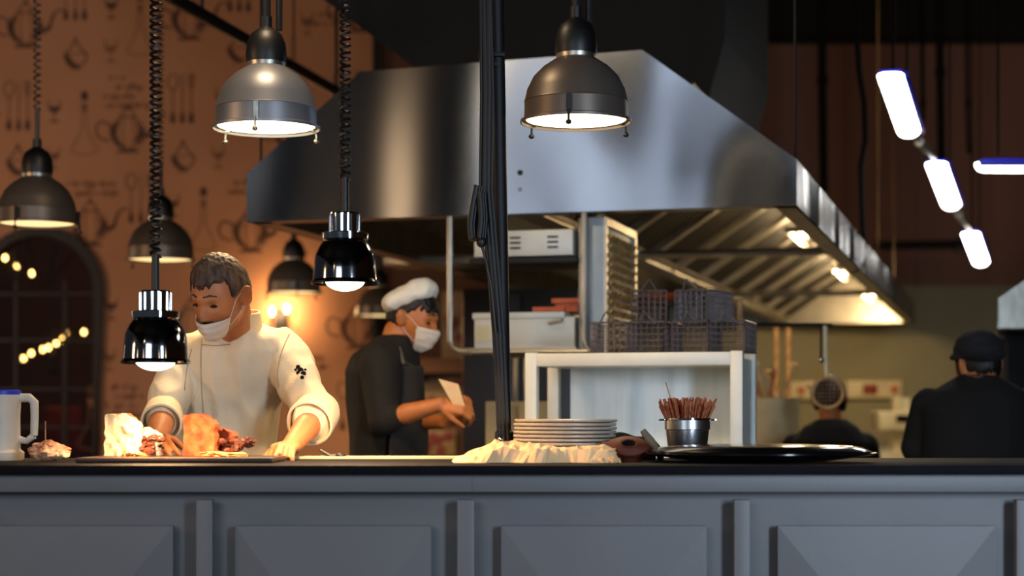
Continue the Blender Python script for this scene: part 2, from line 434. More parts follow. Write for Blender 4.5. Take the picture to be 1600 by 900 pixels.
writing(365, 288, [(0, 60), (-8, 70)], 6); writing(168, 607, [(5, 40), (12, 50), (-4, 52), (0, 68)], 8); writing(430, 560, [(0, 74), (12, 68)], 9)
writing(468, 25, [(0, 60), (5, 50)], 11)
struct('wall_left', mb, [M_wallp, M_ink, M_ink2], smooth=False)
struct('trim_1', MB().box((XE+.012, YL-.03, 2.4), (.05, .08, 4.8), bev=.006), M_blackm)
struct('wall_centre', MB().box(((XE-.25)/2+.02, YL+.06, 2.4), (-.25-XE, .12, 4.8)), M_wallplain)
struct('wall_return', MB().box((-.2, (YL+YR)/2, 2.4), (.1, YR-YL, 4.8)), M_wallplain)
struct('wall_back', MB().box((3.9, YR+.06, 1.18), (8.4, .12, 2.36)), M_wallk)
mb = MB().box((3.9, YR+.06, 3.58), (8.4, .12, 2.44))
for i in range(14): mb.box((-.1+i*.62, YR-.008, 3.58), (.035, .03, 2.44))
struct('wall_back_upper', mb, M_wallk2)
struct('trim_2', MB().box((3.9, 15.7, 4.655), (8.3, .5, .29)), M_ceil)
struct('wall_right', MB().box((7.0, 7, 2.4), (.12, 20, 4.8)), M_wallplain)
# window frame with bars, glass
wf = tag(thing('window_1', None, None, (AC, YL, AB)), kind='structure')
mb = MB()
for i in range(len(full)-1):
    a, b = full[i], full[i+1]; ca = Vector((AC, 0, AZ))
    def io(q, k):
        if q[1] <= AB+.001: return (q[0]+math.copysign(k, AC-q[0]), q[1])
        d = Vector((q[0]-AC, q[1]-AZ)); d.normalize(); return (q[0]-d.x*k, q[1]-d.y*k)
    for (k0, k1, ya, yb) in ((-.035, .035, y-.05, y+.03),):
        A, B, Cc, D_ = io(a, k0), io(b, k0), io(b, k1), io(a, k1)
        mb._add([v3(A, ya), v3(B, ya), v3(Cc, ya), v3(D_, ya), v3(A, yb), v3(B, yb), v3(Cc, yb), v3(D_, yb)],
                [(0, 1, 2, 3), (4, 5, 6, 7), (0, 1, 5, 4), (3, 2, 6, 7)])
mb.box((AC, y, AB), (2*AR+.06, .1, .06))
obj('window_frame', mb, M_blackm, wf)
mb = MB()
for dx in (-.18, .18): mb.box((AC+dx, y+.02, (AB+AZ+.05)/2), (.022, .025, AZ-AB+.1))
for z in (AZ-.02, AZ-.36, AZ-.72, AZ-1.0): mb.box((AC, y+.02, z), (2*AR, .025, .018))
for an in (50, 72, 108, 130):
    d = Vector((math.cos(math.radians(an)), 0, math.sin(math.radians(an))))
    mb.tube([Vector((AC, y+.02, AZ))+d*.05, Vector((AC, y+.02, AZ))+d*(AR-.01)], .008, 6)
obj('glazing_bar', mb, M_blackm, wf)
mb = MB(); mb._add([v3(q, y+.035) for q in full], [tuple(range(len(full)))]); mb._add([v3(q, y+.041) for q in full], [tuple(range(len(full)))])
obj('window_pane', mb, M_glassd, wf, smooth=False)
# side room behind the arched window
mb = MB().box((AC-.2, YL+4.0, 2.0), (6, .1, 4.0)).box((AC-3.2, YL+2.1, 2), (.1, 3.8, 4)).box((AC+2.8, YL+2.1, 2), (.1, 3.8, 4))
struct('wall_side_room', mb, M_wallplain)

# ---------------------------------------------------------------- counter
CT = 1.08; CY = 4.375; CD = .75
ctr = thing('serving_counter', 'long grey-blue panelled bar counter with diamond-raised panels across the foreground', 'counter', (0, CY+.03, 0))
mb = MB().box((0, CY+CD/2+.02, CT-.030-.5), (6.0, CD-.10, 1.0))
obj('carcass', mb, M_paint, ctr)
sm = 1/640.0
def cx(px): return (px-800)*sm
zt0 = CT-.022
mb = MB().box((0, CY+.022, zt0-.022), (6, .036, .044), bev=.002)
for px in (738,): mb.box((cx(px), CY+.004, zt0-.022), (.0015, .003, .044))
obj('top_rail', mb, M_paint, ctr)
for px0, px1 in ((-140, -114), (305, 331), (714, 741), (1148, 1173), (1590, 1616)):
    obj('stile', MB().box(((cx(px0)+cx(px1))/2, CY+.024, .5), (cx(px1)-cx(px0), .03, .99), bev=.003), M_paint, ctr)
for px0, px1 in ((-70, 267), (365, 673), (783, 1106), (1218, 1561)):
    a, b = cx(px0), cx(px1); z1 = H-(823-650)*sm; z0 = .14; yb, yf = CY+.05, CY+.028; xm = (a+b)/2; zm = (z0+z1)/2
    m2 = MB(); q = .17
    v = [Vector((a, yb, z0)), Vector((b, yb, z0)), Vector((b, yb, z1)), Vector((a, yb, z1)),
         Vector((a, yf, z0)), Vector((b, yf, z0)), Vector((b, yf, z1)), Vector((a, yf, z1)),
         Vector((xm, yf-.026, z0+.33)), Vector((xm, yf-.026, z1-.33))]
    m2._add(v, [(0, 1, 5, 4), (1, 2, 6, 5), (2, 3, 7, 6), (3, 0, 4, 7), (4, 5, 8), (5, 6, 9, 8), (6, 7, 9), (7, 4, 8, 9), (3, 2, 1, 0)])
    obj('raised_panel', m2, M_paint, ctr, smooth=False)
tag(obj('countertop', MB().box((0, CY+CD/2-.012, CT-.011), (6.1, CD+.03, .022), bev=.003), M_ctop), 'dark thin countertop slab lying along the grey panelled counter', 'countertop')

# ---------------------------------------------------------------- hood
hood = thing('extractor_hood', 'large brushed steel extractor hood hanging over the kitchen line', 'extractor hood', K(1.128, 4.4, 2.0), KROT)
HW, HLn, HB = 2.256, 8.9, 2.0
prof = [(0, HB), (0, HB+.2), (.50, HB+.595), (1.66, HB+.62), (2.256, HB+.172), (2.256, HB)]
th = .02
mb = MB().prism([K(u, 0, z) for u, z in prof], KV*th)
obj('front_panel', mb, M_steel, hood, smooth=False)
mb = MB().prism([K(u, HLn, z) for u, z in prof], KV*th)
obj('rear_panel', mb, M_steel_w, hood, smooth=False)
def sheet(u0, z0, u1, z1, v0, v1, t=.012):
    d = Vector((u1-u0, z1-z0)); d.normalize(); n = Vector((-d.y, d.x))*t
    return MB().prism([K(u0, v0, z0), K(u1, v0, z1), K(u1+n.x, v0, z1+n.y), K(u0+n.x, v0, z0+n.y)], KV*(v1-v0))
obj('side_panel', sheet(2.256, HB, 2.256, HB+.172, .02, HLn), M_steel, hood, smooth=False)
obj('side_panel', sheet(0, HB+.2, 0, HB, .02, HLn), M_steel_w, hood, smooth=False)
obj('roof_panel', sheet(2.256, HB+.172, 1.66, HB+.62, .02, HLn), M_steel_w, hood, smooth=False)
obj('roof_panel', sheet(.50, HB+.595, 0, HB+.2, .02, HLn), M_steel_w, hood, smooth=False)
obj('roof_panel', sheet(1.66, HB+.62, .50, HB+.595, .02, HLn), M_steel_w, hood, smooth=False)
mb = MB().kbox(0, .09, .02, HLn, HB, HB+.006).kbox(2.166, 2.256, .02, HLn, HB, HB+.006).kbox(0, 2.256, HLn-.12, HLn, HB, HB+.006).kbox(0, 2.256, .02, .10, HB, HB+.006)
obj('rim_flange', mb, M_steel_w, hood)
obj('gutter', MB().kbox(1.07, 1.19, .1, HLn, HB+.02, HB+.05, .004), M_steel_w, hood)
zt_, ut_ = HB+.50, .72
npan = 11
for sgn in (1, -1):
    for i in range(npan):
        v0 = .10+i*(HLn-.2)/npan; v1 = v0+(HLn-.2)/npan
        m2 = MB(); m2.mi = 0
        base0 = K(1.128+sgn*.05, 0, HB+.05)-KL; base1 = K(1.128+sgn*ut_, 0, zt_)-KL
        def q(t, v, off=0):
            nn = Vector((KU.x*-sgn*.57*-1, KU.y*-sgn*.57*-1, -.82))
            return KL+base0.lerp(base1, t)+KV*v+nn*off
        def slab(t0, t1, va, vb, o0, o1):
            pts = [q(t0, va, o0), q(t1, va, o0), q(t1, vb, o0), q(t0, vb, o0), q(t0, va, o1), q(t1, va, o1), q(t1, vb, o1), q(t0, vb, o1)]
            m2._add(pts, [(0, 1, 2, 3), (4, 5, 6, 7), (0, 1, 5, 4), (1, 2, 6, 5), (2, 3, 7, 6), (3, 0, 4, 7)])
        slab(0, .04, v0, v1, 0, .03); slab(.96, 1, v0, v1, 0, .03); slab(0, 1, v0, v0+.035, 0, .035); slab(0, 1, v1-.035, v1, 0, .035)
        nb = 9
        m2.mi = 1
        slab(0, 1, v0, v1, -.012, -.004)
        m2.mi = 2
        for k in range(nb):
            va = v0+.05+k*(v1-v0-.10)/nb; slab(.04, .96, va, va+.035, .0, .012)
        obj('baffle_filter', m2, [M_steel_w, M_blackm, mat('dark_filter_steel', '2A241E', .5, .7, var=.3)], hood, smooth=False)  # ribs take a darker steel than the filter frames
for v_, z_ in ((2.15, HB+.02), (5.1, HB+.01)):
    mb = MB().tube([K(1.1, v_, z_), K(2.23, v_, z_)], .022, 10)
    obj('cross_bar', mb, M_steel_w, hood)
for px, py, r in ((813, 270, .011), (813, 296, .007)):
    p = KP(px, py, 0); mb = MB().ell(p-KV*.004, (r, r, r), n=10)
    obj('knob', mb, M_black if py == 270 else M_steel_w, hood)
for u, v, mm in ((2.24, .08, M_blackm), (.03, .08, M_blackm), (2.24, 4.6, mat('brass_rod', '8A6A44', .45, .9)), (2.24, 6.2, mat('brass_rod', '8A6A44', .45, .9))):
    zz = HB+.19
    mb = MB().tube([K(u, v, zz), K(u, v, 4.8)], .006, 6)
    obj('hanger_rod', mb, mm, hood)
# light tubes burning inside the hood
for v_ in (2.9, 5.4, 7.9):
    t = thing('hood_lamp', 'short lit lamp tube under the hood, %s' % ('nearest the front' if v_ < 4 else 'the middle one' if v_ < 6 else 'close to the far end'), 'lamp', K(1.95, v_, HB+.13), KROT, 'lamps under the hood')
    obj('lamp_housing', MB().kbox(1.90, 2.0, v_-.3, v_+.3, HB+.16, HB+.19, .004), M_steel_w, t)
    obj('lamp_tube', MB().tube([K(1.95, v_-.28, HB+.14), K(1.95, v_+.28, HB+.14)], .014, 10), M_lens2, t)
    l = bpy.data.lights.new('hood_lamp_light', 'POINT'); l.energy = 24 if v_ < 4 else 32; l.color = (1, .70, .36); l.shadow_soft_size = .06
    o = bpy.data.objects.new('hood_lamp_light', l); C.objects.link(o); o.parent = t; o.location = (0, 0, -.03)
# black duct above the hood
mb = MB().prism([K(.62, 1.2, HB+.62), K(1.72, 1.2, HB+.62), K(1.80, 1.2, HB+.9), K(1.80, 1.2, 4.79), K(-.4, 1.2, 4.79), K(-.4, 1.2, HB+1.4)], KV*1.5)
tag(obj('exhaust_duct', mb, M_ceil, smooth=False), 'big black duct rising from the hood to the dark ceiling', 'duct')

# ---------------------------------------------------------------- pendants
def spot(parent, power, col, loc=(0, 0, -.01), size=.24, spread=150):
    l = bpy.data.lights.new('lamp_light', 'AREA'); l.shape = 'DISK'; l.size = size; l.energy = power; l.color = col; l.spread = math.radians(spread)
    o = bpy.data.objects.new('lamp_light', l); C.objects.link(o); o.parent = parent; o.location = loc
    return o
def pendant(px, py, D, label, weathered=False, power=20, coil=True, lens=None, rz=0, top=4.79, r=.16):
    p = P(px, py, D); k = r/.16
    t = thing('pendant_lamp', label, 'pendant lamp', p, rz, 'bell-shaped pendant lamps')
    ms = M_shade_b if weathered else M_shade
    pr = [(.168, -.004), (.168, .004), (.157, .008), (.155, .058), (.157, .060), (.155, .064), (.148, .095), (.128, .135), (.098, .165), (.066, .186), (.056, .192)]
    def kk(a): return [(x*k, z*k) for x, z in a]
    obj('shade', MB().shell(kk(pr), .004, n=48), ms, t, world=False)
    obj('collar', MB().lathe(kk([(.050, .185), (.058, .187), (.060, .205), (.050, .208)]), n=32), M_steel_w, t, world=False)
    obj('socket_cap', MB().lathe(kk([(.04, .20), (.062, .203), (.064, .225), (.060, .262), (.048, .290), (.028, .306), (.018, .312), (.018, .345), (.0, .346)]), n=32), M_black, t, world=False)
    obj('lens', MB().lathe(kk([(0, .0), (.06, -.001), (.12, .001), (.150, .005), (.150, .012), (0, .012)]), n=40), lens or M_lens, t, world=False)
    for a in (255, 20, 135):
        ca, sa = math.cos(math.radians(a)), math.sin(math.radians(a))
        m2 = MB().box((ca*.163*k, sa*.163*k, .028*k), (.014, .014, .055)).tube([(ca*.170*k, sa*.170*k, .01), (ca*.172*k, sa*.172*k, -.028)], .0035, 6).ell((ca*.172*k, sa*.172*k, -.028), (.009, .009, .008), n=8)
        obj('latch', m2, M_steel_w if not weathered else M_blackm, t, world=False)
    z0 = .345*k; z1 = top-p.z
    m2 = MB()
    if coil: m2.tube(helix((0, 0, z0+.12), (0, 0, min(z1, 1.5)), .013, min(z1-.1, 1.4)*26, 8), .004, 5); m2.tube([(0, 0, z0), (0, 0, z0+.13)], .010, 8); m2.tube([(0, 0, min(z1, 1.5)), (0, 0, z1)], .006, 6)
    else: m2.tube([(0, 0, z0), (0, 0, z1)], .014, 8); m2.tube([(.04, 0, z0-.04), (.045, 0, z1)], .010, 8)
    obj('cord', m2, M_black, t, world=False)
    spot(t, power, (1, .68, .36))
    return t
pendant(416, 200, 5.57, 'large grey bell pendant with white glowing lens, left of the hood front', power=10, coil=False, rz=.2)
pendant(900, 190, 5.40, 'large weathered grey bell pendant hanging in front of the hood', True, 8, coil=False, rz=.1)
pendant(58, 350, 7.30, 'dark bell pendant at far left above the arched window', True, 22, lens=M_lens2)
pendant(251, 406, 8.64, 'dark bell pendant behind the left chrome heat lamp cable', True, 26, lens=M_lens2, rz=.3)
pendant(459, 457, 10.5, 'dark bell pendant between the two chefs, before the wall glow', True, 24, lens=M_lens2, rz=.5)
pendant(592, 493, 12.2, 'smallest dark bell pendant, behind the capped chef', True, 16, lens=M_lens2)

def heat_lamp(px, py, D, label, swing=0):
    p = P(px, py, D)
    t = thing('heat_lamp', label, 'heat lamp', p, 0, 'chrome heat lamps over the pass')
    pr = [(.088, -.002), (.089, .003), (.083, .010), (.081, .037), (.077, .074), (.066, .097), (.056, .110), (.050, .118)]
    obj('shade', MB().shell(pr, .003, n=48), M_dchrome, t, world=False)
    obj('ring', MB().lathe([(.048, .114), (.060, .114), (.061, .130), (.052, .133), (.036, .133)], n=40), M_chrome, t, world=False)
    m2 = MB().lathe([(.033, .130), (.038, .132), (.039, .180), (.036, .184), (.010, .185)], n=24)
    for k in range(12):
        a = k*PI/6; m2.box((.039*math.cos(a), .039*math.sin(a), .156), (.004, .004, .044))
    obj('neck', m2, M_chrome, t, world=False)
    obj('bulb', MB().ell((0, 0, .010), (.052, .052, .030), n=16), M_bulb, t, world=False)
    obj('strain_relief', MB().tube([(0, 0, .183), (0, 0, .275)], [.011, .010], 12), M_black, t, world=False)
    m2 = MB().tube(helix((0, 0, .27), (0, 0, 1.35), .0125, 62, 10), .0042, 5)
    m2.tube([(0, 0, 1.35), (0, 0, 4.79-p.z)], .005, 6)
    obj('coiled_cord', m2, M_black, t, world=False)
    return t
h1 = heat_lamp(243, 567, 4.56, 'chrome heat lamp hung low over the bread at left')
spot(h1, 9, (1, .58, .26), (0, 0, -.03), .09, 130)
h2 = heat_lamp(539, 443, 4.66, 'chrome heat lamp hung higher, between the two chefs')
spot(h2, 13, (1, .60, .30), (0, 0, -.03), .09, 140)

# ---------------------------------------------------------------- black pole on the pass
pole = thing('support_pole', 'black pole standing on the counter and running to the ceiling', 'pole', P(788, 706, 5.0))
pb = P(788, 706, 5.0); pt = P(775, 0, 5.0)
ptt = pb+(pt-pb)*((4.79-pb.z)/(pt.z-pb.z))
obj('pole_shaft', MB().tube([pb+Vector((0, 0, .01)), ptt], [.020, .026], 16), M_blackm, pole)
base = Vector((pb.x, pb.y, CT))
obj('pole_foot', MB().lathe([(0, 0), (.045, 0), (.045, .012), (.028, .02), (.026, .075), (.020, .08), (0, .08)], c=base, n=24), M_blackm, pole)
obj('wing_nut', MB().ell(base+Vector((-.008, -.034, .055)), (.012, .010, .012), n=10).box(base+Vector((-.012, -.040, .075)), (.02, .006, .012)), M_chrome, pole)
q0 = P(769, 92, 4.97); mb = MB().box(P(768, 88, 5.0), (.075, .07, .012), bev=.003); mb.box(P(769, 100, 4.965), (.03, .01, .01))
obj('clamp_band', mb, M_blackm, pole)
cb = MB()
for k, (xa, xb, xc, r) in enumerate(((756, 758, 775, .007), (763, 764, 780, .008), (751, 752, 771, .004), (766, 770, 786, .006))):
    cb.tube([P(xa+2, -300, 4.95), P(xa, 0, 4.95), P(xb, 150, 4.95), P(xb-2, 300, 4.95), P(xc-8, 420, 4.955), P(xc, 520, 4.96), P(xc+6, 640, 4.965), P(xc+8, 690, 4.965)], r, 8)
tag(obj('cable_bundle', cb, M_black), 'loose bundle of black cables running down the left of the pole', 'cables')
cb = MB()
pts = [P(748, 290, 4.92), P(742, 320, 4.92), P(738, 350, 4.92), P(740, 375, 4.92), P(752, 372, 4.92), P(755, 340, 4.92), P(752, 300, 4.92)]
for dx in (-.006, .0, .006): cb.tube([p+Vector((dx, dx*1.5, 0)) for p in pts], .0085, 8)
cb.ell(P(752, 378, 4.92), (.014, .012, .016), n=10); cb.tube([P(752, 380, 4.92), P(760, 410, 4.93), P(768, 450, 4.94), P(775, 520, 4.95)], .004, 6)
tag(obj('coiled_cable', cb, M_black), 'looped black cable with plug hanging beside the pole', 'cable')

# ---------------------------------------------------------------- hanging shelf unit and what stands on it
v0 = .036
rack = thing('hanging_rack', 'steel tube rack hanging from the hood front, carrying two trays', 'rack', KP(810, 560, v0))
uL, uR = ku(703, v0), ku(913, v0)
def zpix(py, v, px=810): return KP(px, py, v).z
zb = zpix(550, v0)
def bent(u, s): 
    return [K(u, v0, 2.0), K(u, v0, zb+.05), K(u+s*.012, v0, zb+.02), K(u+s*.04, v0, zb+.003), K(u+s*.09, v0, zb)]
obj('upright_tube', MB().tube(bent(uL, 1), .012, 10), M_steel_w, rack)
obj('upright_tube', MB().tube(bent(uR, -1)[:2]+[K(uR+.01, v0, zb+.02), K(uR+.03, v0, zb)], .012, 10), M_steel_w, rack)
obj('bottom_rail', MB().tube([K(uL+.08, v0, zb), K(uR+.03, v0, zb)], .010, 10).tube([K(uL+.08, v0+.36, zb), K(uR-.05, v0+.36, zb)], .010, 10), M_steel_w, rack)
obj('upright_tube', MB().tube([K(uR-.05, v0+.36, 2.0), K(uR-.05, v0+.36, zb)], .012, 8), M_steel_w, rack)
obj('upright_tube', MB().tube([K(uL+.08, v0+.36, 2.0), K(uL+.08, v0+.36, zb)], .012, 8), M_steel_w, rack)
zs = zpix(411, v0)
obj('lower_shelf', MB().kbox(uL+.02, uR-.035, v0+.0, v0+.38, zb+.010, zb+.018), M_steel_w, rack)
obj('upper_shelf', MB().kbox(uL+.075, uR-.035, v0+.02, v0+.38, zs, zs+.022, .003), M_blackm, rack)
def steel_box(px0, px1, py0, py1, v, dep, name, label, cat, m, louvers=False, lid=False):
    u0, u1 = ku(px0, v), ku(px1, v); pz = KP(px0, py1, v); z0, z1 = zpix(py1, v, (px0+px1)/2), zpix(py0, v, (px0+px1)/2)
    t = thing(name, label, cat, K((u0+u1)/2, v+dep/2, z0), KROT)
    obj('body', MB().kbox(u0, u1, v, v+dep, z0, z1-(.02 if lid else 0), .004), m, t)
    if louvers:
        for uu in (.42, .80):
            uc = u0+(u1-u0)*uu
            for k in range(3):
                zc = z0+(z1-z0)*(.32+.2*k)
                obj('vent_slot', MB().kbox(uc-.022, uc+.022, v-.004, v+.004, zc-.004, zc+.004, .001), M_blackm, t)
    if lid:
        obj('lid', MB().kbox(u0-.006, u1-.04, v-.006, v+dep*.9, z1-.026, z1, .003), m, t)
        obj('handle', MB().tube([K(u1-.10, v-.004, z1-.045), K(u1-.10, v-.03, z1-.045), K(u1-.05, v-.03, z1-.035), K(u1-.05, v-.004, z1-.03)], .006, 8), M_steel_w, t)
        obj('label_plate', MB().kbox(u0+.01, u0+.07, v-.003, v, z0+.03, z1-.05), M_cream, t)
    return t
steel_box(741, 895, 360, 400, v0+.04, .30, 'steel_heater_box', 'pale steel box with slotted vents on the rack upper shelf', 'box', M_benchm, louvers=True)
steel_box(741, 898, 488, 544, v0+.03, .32, 'steel_food_warmer', 'pale lidded steel warmer box on the rack lower shelf', 'food warmer', M_benchm, lid=True)
zw = zpix(488, v0+.1)
for (a, b, zz, h, lab) in ((862, 905, zw+.035, .018, 'upper orange enamel tray piled on the steel warmer'), (832, 882, zw+.002, .018, 'lower orange enamel tray on the steel warmer lid')):
    u0, u1 = ku(a, v0+.1), ku(b, v0+.1)
    tr = MB().kbox(u0, u1, v0+.1, v0+.26, zz, zz+h*.5, .003).kbox(u0, u0+.008, v0+.1, v0+.26, zz, zz+h).kbox(u1-.008, u1, v0+.1, v0+.26, zz, zz+h).kbox(u0, u1, v0+.1, v0+.108, zz, zz+h).kbox(u0, u1, v0+.252, v0+.26, zz, zz+h)
    if zz > zw+.01: tr.kbox(u0+.01, u1-.01, v0+.12, v0+.24, zw, zz+.001)
    tag(obj('enamel_tray', tr, M_copper), lab, 'tray', 'orange trays on the warmer')

# ---------------------------------------------------------------- tall louvred cabinet
vc = .08
u0, u1 = ku(902, vc)+.006, ku(943, vc); zc0 = 0.0; zc1 = 1.985; dpt = .60
cab = thing('louvred_cabinet', 'tall narrow steel cabinet with louvred side under the hood', 'cabinet', K((u0+u1)/2, vc+dpt/2, 0), KROT)
obj('body', MB().kbox(u0, u1, vc, vc+dpt, zc0, zc1, .003), mat('satin_grey_steel', '9AA6B0', .42, .6, var=.06), cab)
mb = MB()
z_lo = 1.30
mb.kbox(u1, u1+.012, vc, vc+.03, z_lo, zc1).kbox(u1, u1+.012, vc+dpt-.03, vc+dpt, z_lo, zc1).kbox(u1, u1+.012, vc, vc+dpt, zc1-.03, zc1)
obj('side_frame', mb, M_steel_w, cab)
mb = MB()
for c in range(4):
    for r_ in range(17):
        va = vc+.045+c*.135; zc = z_lo+.02+r_*.037
        mb.box(K(u1+.010, va+.055, zc), (.018, .10, .022), Matrix.Rotation(KROT, 4, 'Z') @ Matrix.Rotation(.6, 4, 'Y'))
obj('louvre_panel', mb, mat('brass_louvre', 'B79A62', .35, .9, var=.15), cab)

# ---------------------------------------------------------------- pale bench on the back line
vb_ = -.75
ub0, ub1 = ku(820, vb_), ku(1160, vb_); ztp = zpix(551, vb_, 990); dep = .36
bench = thing('steel_bench', 'pale steel shelf bench with streaked back panel behind the plates', 'bench', K((ub0+ub1)/2, vb_+dep/2, 0), KROT)
obj('bench_top', MB().kbox(ub0+.042, ub1-.042, vb_, vb_+dep, ztp-.045, ztp, .003), M_benchm, bench)
for (a, b) in ((ub0, vb_), (ub1-.042, vb_), (ub0+.0, vb_+dep-.04), (ub1-.042, vb_+dep-.04)):
    obj('bench_post', MB().kbox(a, a+.042, b, b+.04, 0, ztp+.003, .003), M_benchm, bench)
obj('bench_side', MB().kbox(ub1-.02, ub1-.012, vb_+.04, vb_+dep-.04, .9, ztp-.02), M_benchm, bench)
obj('back_panel', MB().kbox(ub0+.09, ub1-.042, vb_+dep-.05, vb_+dep-.04, .85, ztp-.045), M_panelw, bench)
obj('inner_shelf', MB().kbox(ub0+.042, ub1-.042, vb_+.01, vb_+dep-.05, 1.00, 1.02), M_benchm, bench)

# wire fry baskets
def basket_mesh(wd=.122, ln=.24, ht=.105, g=.0175):
    m2 = MB(); r = .0016
    nx, ny, nz = int(wd/g), int(ln/g), int(ht/g)
    for i in range(nx+1):
        x = -wd/2+i*wd/nx
        for s in (-1, 1): m2.tube([(x, s*ln/2, 0), (x, s*ln/2, ht)], r, 4, False)
        m2.tube([(x, -ln/2, 0), (x, ln/2, 0)], r, 4, False)
    for j in range(ny+1):
        yy = -ln/2+j*ln/ny
        for s in (-1, 1): m2.tube([(s*wd/2, yy, 0), (s*wd/2, yy, ht)], r, 4, False)
        m2.tube([(-wd/2, yy, 0), (wd/2, yy, 0)], r, 4, False)
    for k in range(nz+1):
        z = k*ht/nz; q = r*(1.9 if k == nz else 1)
        c = [(-wd/2, -ln/2, z), (wd/2, -ln/2, z), (wd/2, ln/2, z), (-wd/2, ln/2, z), (-wd/2, -ln/2, z)]
        for a, b in zip(c, c[1:]): m2.tube([a, b], q, 4, False)
    return m2
bz = ztp+.003
def bloc(px, v, z): return K(ku(px, v), v, z)
bk = thing('fry_basket', 'wire fry basket at the left front of the pile, against the steel cabinet', 'fry basket', bloc(960, vb_+.17, bz), KROT+.03, 'wire fry baskets on the bench')
obj('wire_basket', basket_mesh(), M_wire, bk, world=False)
obj('handle', MB().tube([(-.03, -.12, .10), (-.012, -.15, .125), (0, -.16, .14), (.012, -.15, .125), (.03, -.12, .10)], .0032, 6), M_wire, bk, world=False)
bl = [(1023, .17, 0, -.03, 'upright wire fry basket, second from the cabinet on the bench'), (1085, .17, 0, .03, 'wire fry basket in the bottom row, third from the cabinet'), (1146, .17, 0, -.02, 'wire fry basket at the right end of the bench'),
      (1014, .18, .110, .2, 'wire fry basket stacked askew above the middle of the pile'), (1100, .18, .110, -.22, 'wire fry basket stacked askew above the right half of the pile')]
for px, dv, dz, rz, lab in bl: dup(bk, bloc(px, vb_+dv, bz+dz), KROT+rz, lab)
u_ = ku(1018, .9)
dsh = MB().lathe([(0, 0), (.05, 0), (.105, .035), (.108, .035), (.10, .028), (.05, -.0), (0, .004)], c=K(u_, 1.22, 1.72), n=32)
t = thing('dish_stand', 'dark stand behind the fry baskets carrying the orange dish', 'stand', K(u_, 1.22, .965), KROT)
obj('stand_post', MB().tube([K(u_, 1.22, .965), K(u_, 1.22, 1.70)], .02, 10), M_blackm, t); obj('stand_plate', MB().lathe([(0, 1.70), (.08, 1.70), (.08, 1.715), (0, 1.715)], c=K(u_, 1.22, 0), n=24), M_blackm, t)
tag(obj('orange_dish', dsh, M_copper), 'shallow orange dish seen above the fry baskets', 'dish')
# cooking range under the hood, mostly out of sight
rg = thing('cooking_range', 'long dark cooking range under the hood behind the bench', 'range', K(1.2, 2.6, 0), KROT)
obj('range_body', MB().kbox(.70, 1.58, 1.1, 4.0, 0, .92, .01), M_blackm, rg)
obj('range_top', MB().kbox(.68, 1.60, 1.08, 4.02, .92, .96, .005), M_steel_w, rg)
# dark block added where equipment shade falls; pale storage box under the rack
fr = thing('dark_block', 'tall dark brown block standing in for the shade behind the hanging rack', 'dark block', P(812, 650, 10.4)*1)
fr.location.z = 0
xl, xr = P(722, 0, 10.4).x, P(905, 0, 10.4).x
mf = mat('dark_shade_brown', '1E1512', .4, .3)
obj('body', MB().box(((xl+xr)/2, 10.75, .97), (xr-xl, .7, 1.94), bev=.01), mf, fr)
for s in (0, 1):
    d = obj('door', MB().box(((xl+xr)/2+(s-.5)*(xr-xl)/2, 10.385, .98), ((xr-xl)/2-.01, .03, 1.86), bev=.006), mf, fr)
    obj('handle', MB().tube([((xl+xr)/2+(s-.5)*.06, 10.36, 1.2), ((xl+xr)/2+(s-.5)*.06, 10.34, 1.25), ((xl+xr)/2+(s-.5)*.06, 10.34, 1.55), ((xl+xr)/2+(s-.5)*.06, 10.36, 1.6)], .010, 8), M_steel_w, d)
sb = thing('storage_cabinet', 'cream low storage cabinet seen between the pole and the bench', 'cabinet', P(812, 650, 7.6)); sb.location.z = 0
xl, xr = P(759, 0, 7.5).x, P(858, 0, 7.5).x; zz = P(0, 627, 7.5).z
obj('body', MB().box(((xl+xr)/2, 7.7, zz/2), (xr-xl, .38, zz), bev=.006), M_cream, sb)
for k, xx in enumerate(((xl*.75+xr*.25), (xl*.25+xr*.75))):
    d = obj('door', MB().box((xx, 7.50, zz/2), ((xr-xl)/2-.008, .02, zz-.04), bev=.004), M_cream, sb)
    obj('handle', MB().box((xx+(.08 if k == 0 else -.08), 7.483, zz-.15), (.012, .016, .1), bev=.003), M_steel_w, d)
t = thing('hanging_shelf', 'narrow bright steel shelf under the hood left of the rack', 'shelf', K(.75, 2.2, 1.9), KROT)
ua_, ub_ = ku(598, 2.2), ku(748, 2.2); zsh = KP(690, 412, 2.2).z
obj('shelf_board', MB().kbox(ua_, ub_, 2.2, 2.5, zsh, zsh+.02, .003).kbox(ua_, ub_, 2.2, 2.21, zsh, zsh+.045, .002), M_steel_w, t)
for u_ in (ua_+.02, ub_-.02): obj('shelf_rod', MB().tube([K(u_, 2.35, zsh), K(u_, 2.35, 2.12)], .006, 6), M_steel_w, t)
